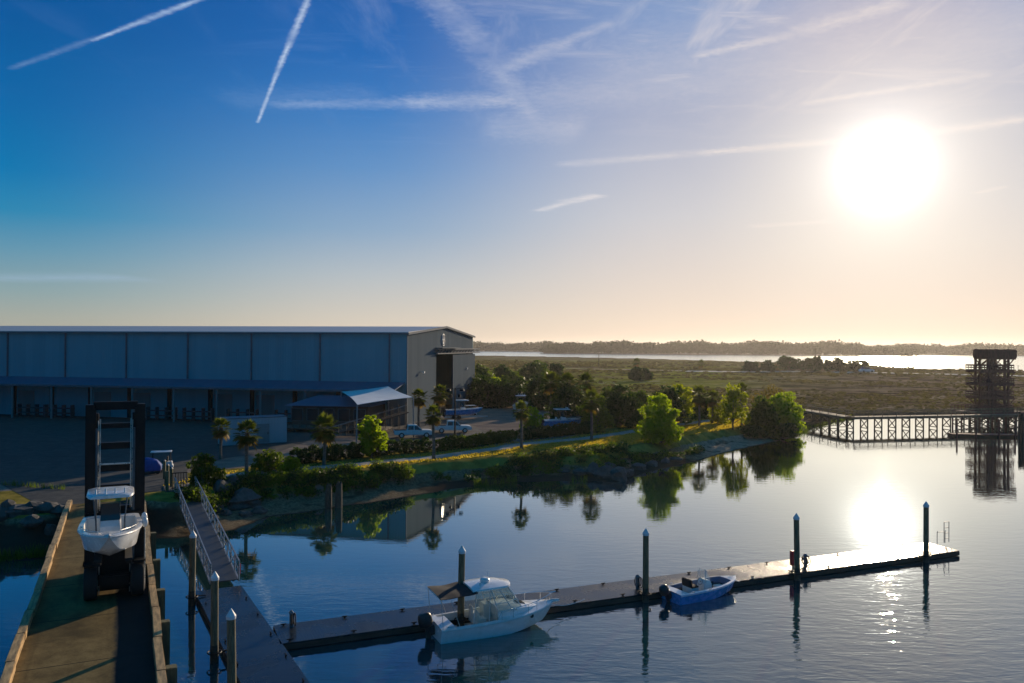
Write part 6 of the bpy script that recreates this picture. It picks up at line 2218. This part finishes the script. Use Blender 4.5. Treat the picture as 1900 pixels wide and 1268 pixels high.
def lawn_grass():
    g = np.random.default_rng(9)
    # between the path and the scrub, and the strip beyond it on the right
    up = PATH_XY
    V = []
    quads = []
    cnt = 0
    ctr = [p for p in up]
    for a, c in zip(ctr[:-1], ctr[1:]):
        L = (c - a).length
        if L < 1e-6: continue
        d = (c - a) / L; n = Vector((d.y, -d.x))
        wid = 2.2
        mx = (a.x + 0)
        # the lawn widens to the right
        w2 = 1.5 + 6.0 * float(sstep(np.array(a.x), -12, 12))
        for side, wl, den in ((1, w2, 34), (-1, 1.6, 14)):
            m = int(L * wl * den)
            for i in range(m):
                p = a + d * L * g.random() + n * side * (1.18 + wl * g.random() ** 1.1)
                V.append((p.x, p.y)); 
    V = np.array(V)
    z = land(V[:, 0], V[:, 1])[0]
    ok = z > 1.5
    V, z = V[ok], z[ok]
    n = len(V)
    az = g.random(n) * 6.28; h = g.uniform(.05, .16, n); w = g.uniform(.05, .12, n)
    ax, ay = np.cos(az) * w, np.sin(az) * w
    lx, ly = g.normal(size=n) * .05, g.normal(size=n) * .05
    v = np.stack([np.stack([V[:, 0] - ax, V[:, 1] - ay, z - .01], -1), np.stack([V[:, 0] + ax, V[:, 1] + ay, z - .01], -1),
                  np.stack([V[:, 0] + ax * .5 + lx, V[:, 1] + ay * .5 + ly, z + h], -1), np.stack([V[:, 0] - ax * .5 + lx, V[:, 1] - ay * .5 + ly, z + h], -1)], 1).reshape(-1, 3)
    o = np_mesh('lawn_grass', v, np.arange(n * 4).reshape(n, 4), M['lawn'])
    tag(o, 'golden backlit lawn grass between the path and the bank', kind='stuff')


lawn_grass()


def marsh_tussocks():
    g = np.random.default_rng(77)
    n = 17000
    # spread evenly over the view: nearer ground gets denser, smaller tufts
    Y = 165 * (780 / 165) ** g.random(n)
    X = Y * g.uniform(-.12, .68, n)
    z, mk, sd = land(X, Y)
    f = wave(X, Y, .05, 1.0) + wave(X, Y, .17, 4.0) * .7 + wave(X, Y, .021, 2.0)
    ok = (mk['marsh'] > .8) & (z > .25) & (f > g.normal(size=n) * .35 - .05)
    X, Y, z, f = X[ok], Y[ok], z[ok], f[ok]
    n = len(X)
    s = g.uniform(.35, .8, n) * np.clip(Y / 260, .8, 2.2)
    h = s * g.uniform(.3, .7, n)
    vs = []
    for k in range(3):
        az = g.random(n) * 3.14
        ax, ay = np.cos(az) * s * 1.3, np.sin(az) * s * .7
        lx, ly = g.normal(size=n) * s * .3, g.normal(size=n) * s * .3
        vs.append(np.stack([np.stack([X - ax, Y - ay, z - .1], -1), np.stack([X + ax, Y + ay, z - .1], -1), np.stack([X + ax * .6 + lx, Y + ay * .6 + ly, z + h], -1), np.stack([X - ax * .6 + lx, Y - ay * .6 + ly, z + h * .8], -1)], 1))
    v = np.concatenate(vs).reshape(-1, 3)
    o = np_mesh('marsh_tussocks', v, np.arange(len(v)).reshape(-1, 4), M['marsh_leaf'])
    tag(o, 'brown and olive cordgrass tussocks over the marsh', kind='stuff')


M['marsh_leaf'] = leaf_mat('marsh_leaf', (0.055, 0.042, 0.028), (0.16, 0.118, 0.074), 0.3)
marsh_tussocks()


def shore_reeds():
    g = np.random.default_rng(12)
    V = []
    for (x0, y0, x1, y1, n, hh) in ((880, 903, 960, 894, 260, .8), (1060, 894, 1090, 894, 60, .7), (-60, 1046, 110, 1030, 420, .8), (0, 940, 120, 950, 200, .5), (1480, 808, 1500, 800, 120, .8), (1500, 797, 1580, 777, 500, .6)):
        for i in range(n):
            u = g.random()
            p = P(x0 + (x1 - x0) * u, y0 + (y1 - y0) * u - g.random() * 3, .1)
            V.append((p.x, p.y, max(0, gz(p.x, p.y)), hh * g.uniform(.5, 1.2)))
    V = np.array(V); n = len(V)
    az = g.random(n) * 6.28; w = .025
    ax, ay = np.cos(az) * w, np.sin(az) * w
    lx, ly = g.normal(size=n) * .18, g.normal(size=n) * .18
    v = np.stack([np.stack([V[:, 0] - ax, V[:, 1] - ay, V[:, 2] - .1], -1), np.stack([V[:, 0] + ax, V[:, 1] + ay, V[:, 2] - .1], -1),
                  np.stack([V[:, 0] + lx + ax * .2, V[:, 1] + ly + ay * .2, V[:, 2] + V[:, 3]], -1), np.stack([V[:, 0] + lx - ax * .2, V[:, 1] + ly - ay * .2, V[:, 2] + V[:, 3]], -1)], 1).reshape(-1, 3)
    o = np_mesh('shore_reeds', v, np.arange(n * 4).reshape(n, 4), M['leaf_olive'])
    tag(o, 'thin reeds standing along the water edge', kind='stuff')


shore_reeds()


# far wooded shore across the river
def far_forest():
    g = np.random.default_rng(31)
    shore = MB()
    rows = [([(-900, 655.0), (300, 653.0), (880, 652.0), (1040, 653.5)], 634.0, 2.0), ([(1012, 656.5), (1050, 656.6), (1300, 658.5), (1500, 660), (1705, 661.5)], 633.0, 2.5), ([(1600, 658.5), (1760, 659.5), (1950, 661), (2600, 665)], 638.0, 2.0)]
    V, Q = [], []
    n0 = 0
    for r, (line, ptop, jit) in enumerate(rows):
        for (x0, y0), (x1, y1) in zip(line[:-1], line[1:]):
            n = int((x1 - x0) * 2.6)
            lobes = []
            for i in range(n):
                u = g.random()
                px = x0 + (x1 - x0) * u; py = y0 + (y1 - y0) * u
                p = P(px, py - .2, 0.0)
                back = g.random() * 90
                hgt = (py - ptop) * p.y / FPX * g.uniform(.72, .95)
                if r == 1: hgt *= min(1.0, .45 + (px - 1010) / 70) * (1.0 if px < 1560 else max(.5, 1 - (px - 1560) / 300))
                hgt *= 1 + .10 * math.sin(px * .045) + .07 * math.sin(px * .13 + 1)
                rad = g.uniform(8, 14)
                lobes.append(((p.x, p.y + back, hgt * .55), (rad, rad, hgt * .48)))
            v, q = leaf_quads(lobes, len(lobes) * 40, 2.6, 900 + r * 10 + n0, shell=.4, lump=.12)
            Q.append(q + sum(len(a) for a in V)); V.append(v); n0 += 1
    o = np_mesh('far_forest', np.concatenate(V), np.concatenate(Q), M['forest'])
    tag(o, 'hazy wooded shore across the river', kind='stuff')
    # the land it stands on
    b = MB()
    for line, ptop, j in rows:
        f = [P(x, y, 0) for x, y in line]
        bk_ = [(p.x * 1.2, p.y * 1.2 + 120, 1.2) for p in f]
        fr = [(p.x, p.y, -.3) for p in f]; f2 = [(p.x, p.y + 4, 1.0) for p in f]
        n = len(f)
        b.add(fr + f2 + bk_, [(i, i + 1, n + i + 1, n + i) for i in range(n - 1)] + [(n + i, n + i + 1, 2 * n + i + 1, 2 * n + i) for i in range(n - 1)])
    tag(b.build('far_shore', M['marsh_far']), 'low far river bank under the woods', kind='structure')


M['marsh_far'] = simple('marsh_far', (0.10, 0.08, 0.05), 0.95, var=0.2, scale=.02)
far_forest()

# bright causeway road through the marsh
def causeway():
    pts = [G(x, y) for x, y in [(1255, 689), (1370, 690.5), (1480, 690), (1610, 692), (1700, 694), (1800, 696), (1900, 698), (2100, 702)]]
    b = MB()
    vs = []
    for p in pts: vs += [(p.x, p.y - 4.0, .75), (p.x, p.y + 4.0, .75), (p.x, p.y - 7, .2), (p.x, p.y + 7, .2)]
    fs = []
    for i in range(len(pts) - 1):
        a = i * 4
        fs += [(a, a + 4, a + 5, a + 1), (a + 2, a + 6, a + 4, a), (a + 1, a + 5, a + 7, a + 3)]
    b.add(vs, fs)
    tag(b.build('causeway_road', M['shell_road']), 'pale shell causeway road across the marsh', kind='structure')
    pts = [G(x, y) for x, y in [(1050, 684.5), (1120, 686.5), (1175, 687), (1250, 689)]]
    b = MB(); vs = []
    for p in pts: vs += [(p.x, p.y - 1.5, .75), (p.x, p.y + 1.5, .75)]
    b.add(vs, [(2 * i, 2 * i + 2, 2 * i + 3, 2 * i + 1) for i in range(len(pts) - 1)])
    tag(b.build('marsh_track', M['shell_road']), 'thin pale track across the marsh', kind='structure')


M['shell_road'] = simple('shell_road', (0.60, 0.52, 0.44), 0.9, var=0.15, scale=.05)
causeway()
# car on the causeway and boat on the river
g_ = G(1608, 692)
root = thing('parked_car', 'distant white car at the end of the causeway trees', 'car', (g_.x, g_.y, .8), R(4))
b = MB(); b.extrude([(-4.2, .4), (-4.2, 1.6), (-2.6, 1.8), (2.4, 1.8), (4.0, 1.4), (4.1, .4)], -1.5, 1.5, 'y'); b.build('body', M['white_paint'], root, bevel=.15)
b = MB(); b.loft([[(-3.2, -1.4, 1.78), (2.2, -1.4, 1.78), (2.2, 1.4, 1.78), (-3.2, 1.4, 1.78)], [(-2.3, -1.1, 3.0), (1.0, -1.1, 3.0), (1.0, 1.1, 3.0), (-2.3, 1.1, 3.0)]]); b.build('cab', M['glass'], root)
for x in (-2.5, 2.5):
    for sg in (-1, 1): b = MB(); b.tube([(x, sg * 1.3, .5), (x, sg * 1.55, .5)], .6, 12); b.build('wheel', M['rubber'], root)
g_ = P(1268, 657.8, 0)
root = thing('river_boat', 'tiny distant boat on the bright river', 'boat', g_, 0)
b = hull_mesh(hull_sections(16, 4.5, 2.0)); b.build('hull', M['trim'], root)
b = MB(); b.box((6, 0, 3.0), (5, 3, 2.2)); b.build('cabin', M['trim_light'], root)

# ------------------------------------------------------------------ morning haze
hz = MB()
hz.box((900, 1900, 20), (9000, 4400, 44))
hm = bpy.data.materials.new('haze'); hm.use_nodes = True
t = NT(hm.node_tree); t.n.clear()
out = t.new('ShaderNodeOutputMaterial'); pv = t.new('ShaderNodeVolumePrincipled')
pv.inputs['Color'].default_value = (0.96, 0.93, 0.90, 1)
pv.inputs['Density'].default_value = HAZE
pv.inputs['Anisotropy'].default_value = 0.6
t.l.new(pv.outputs[0], out.inputs['Volume'])
hob = hz.build('haze', hm)
tag(hob, 'thin morning haze over marsh and river', kind='stuff')
hob.display_type = 'WIRE'
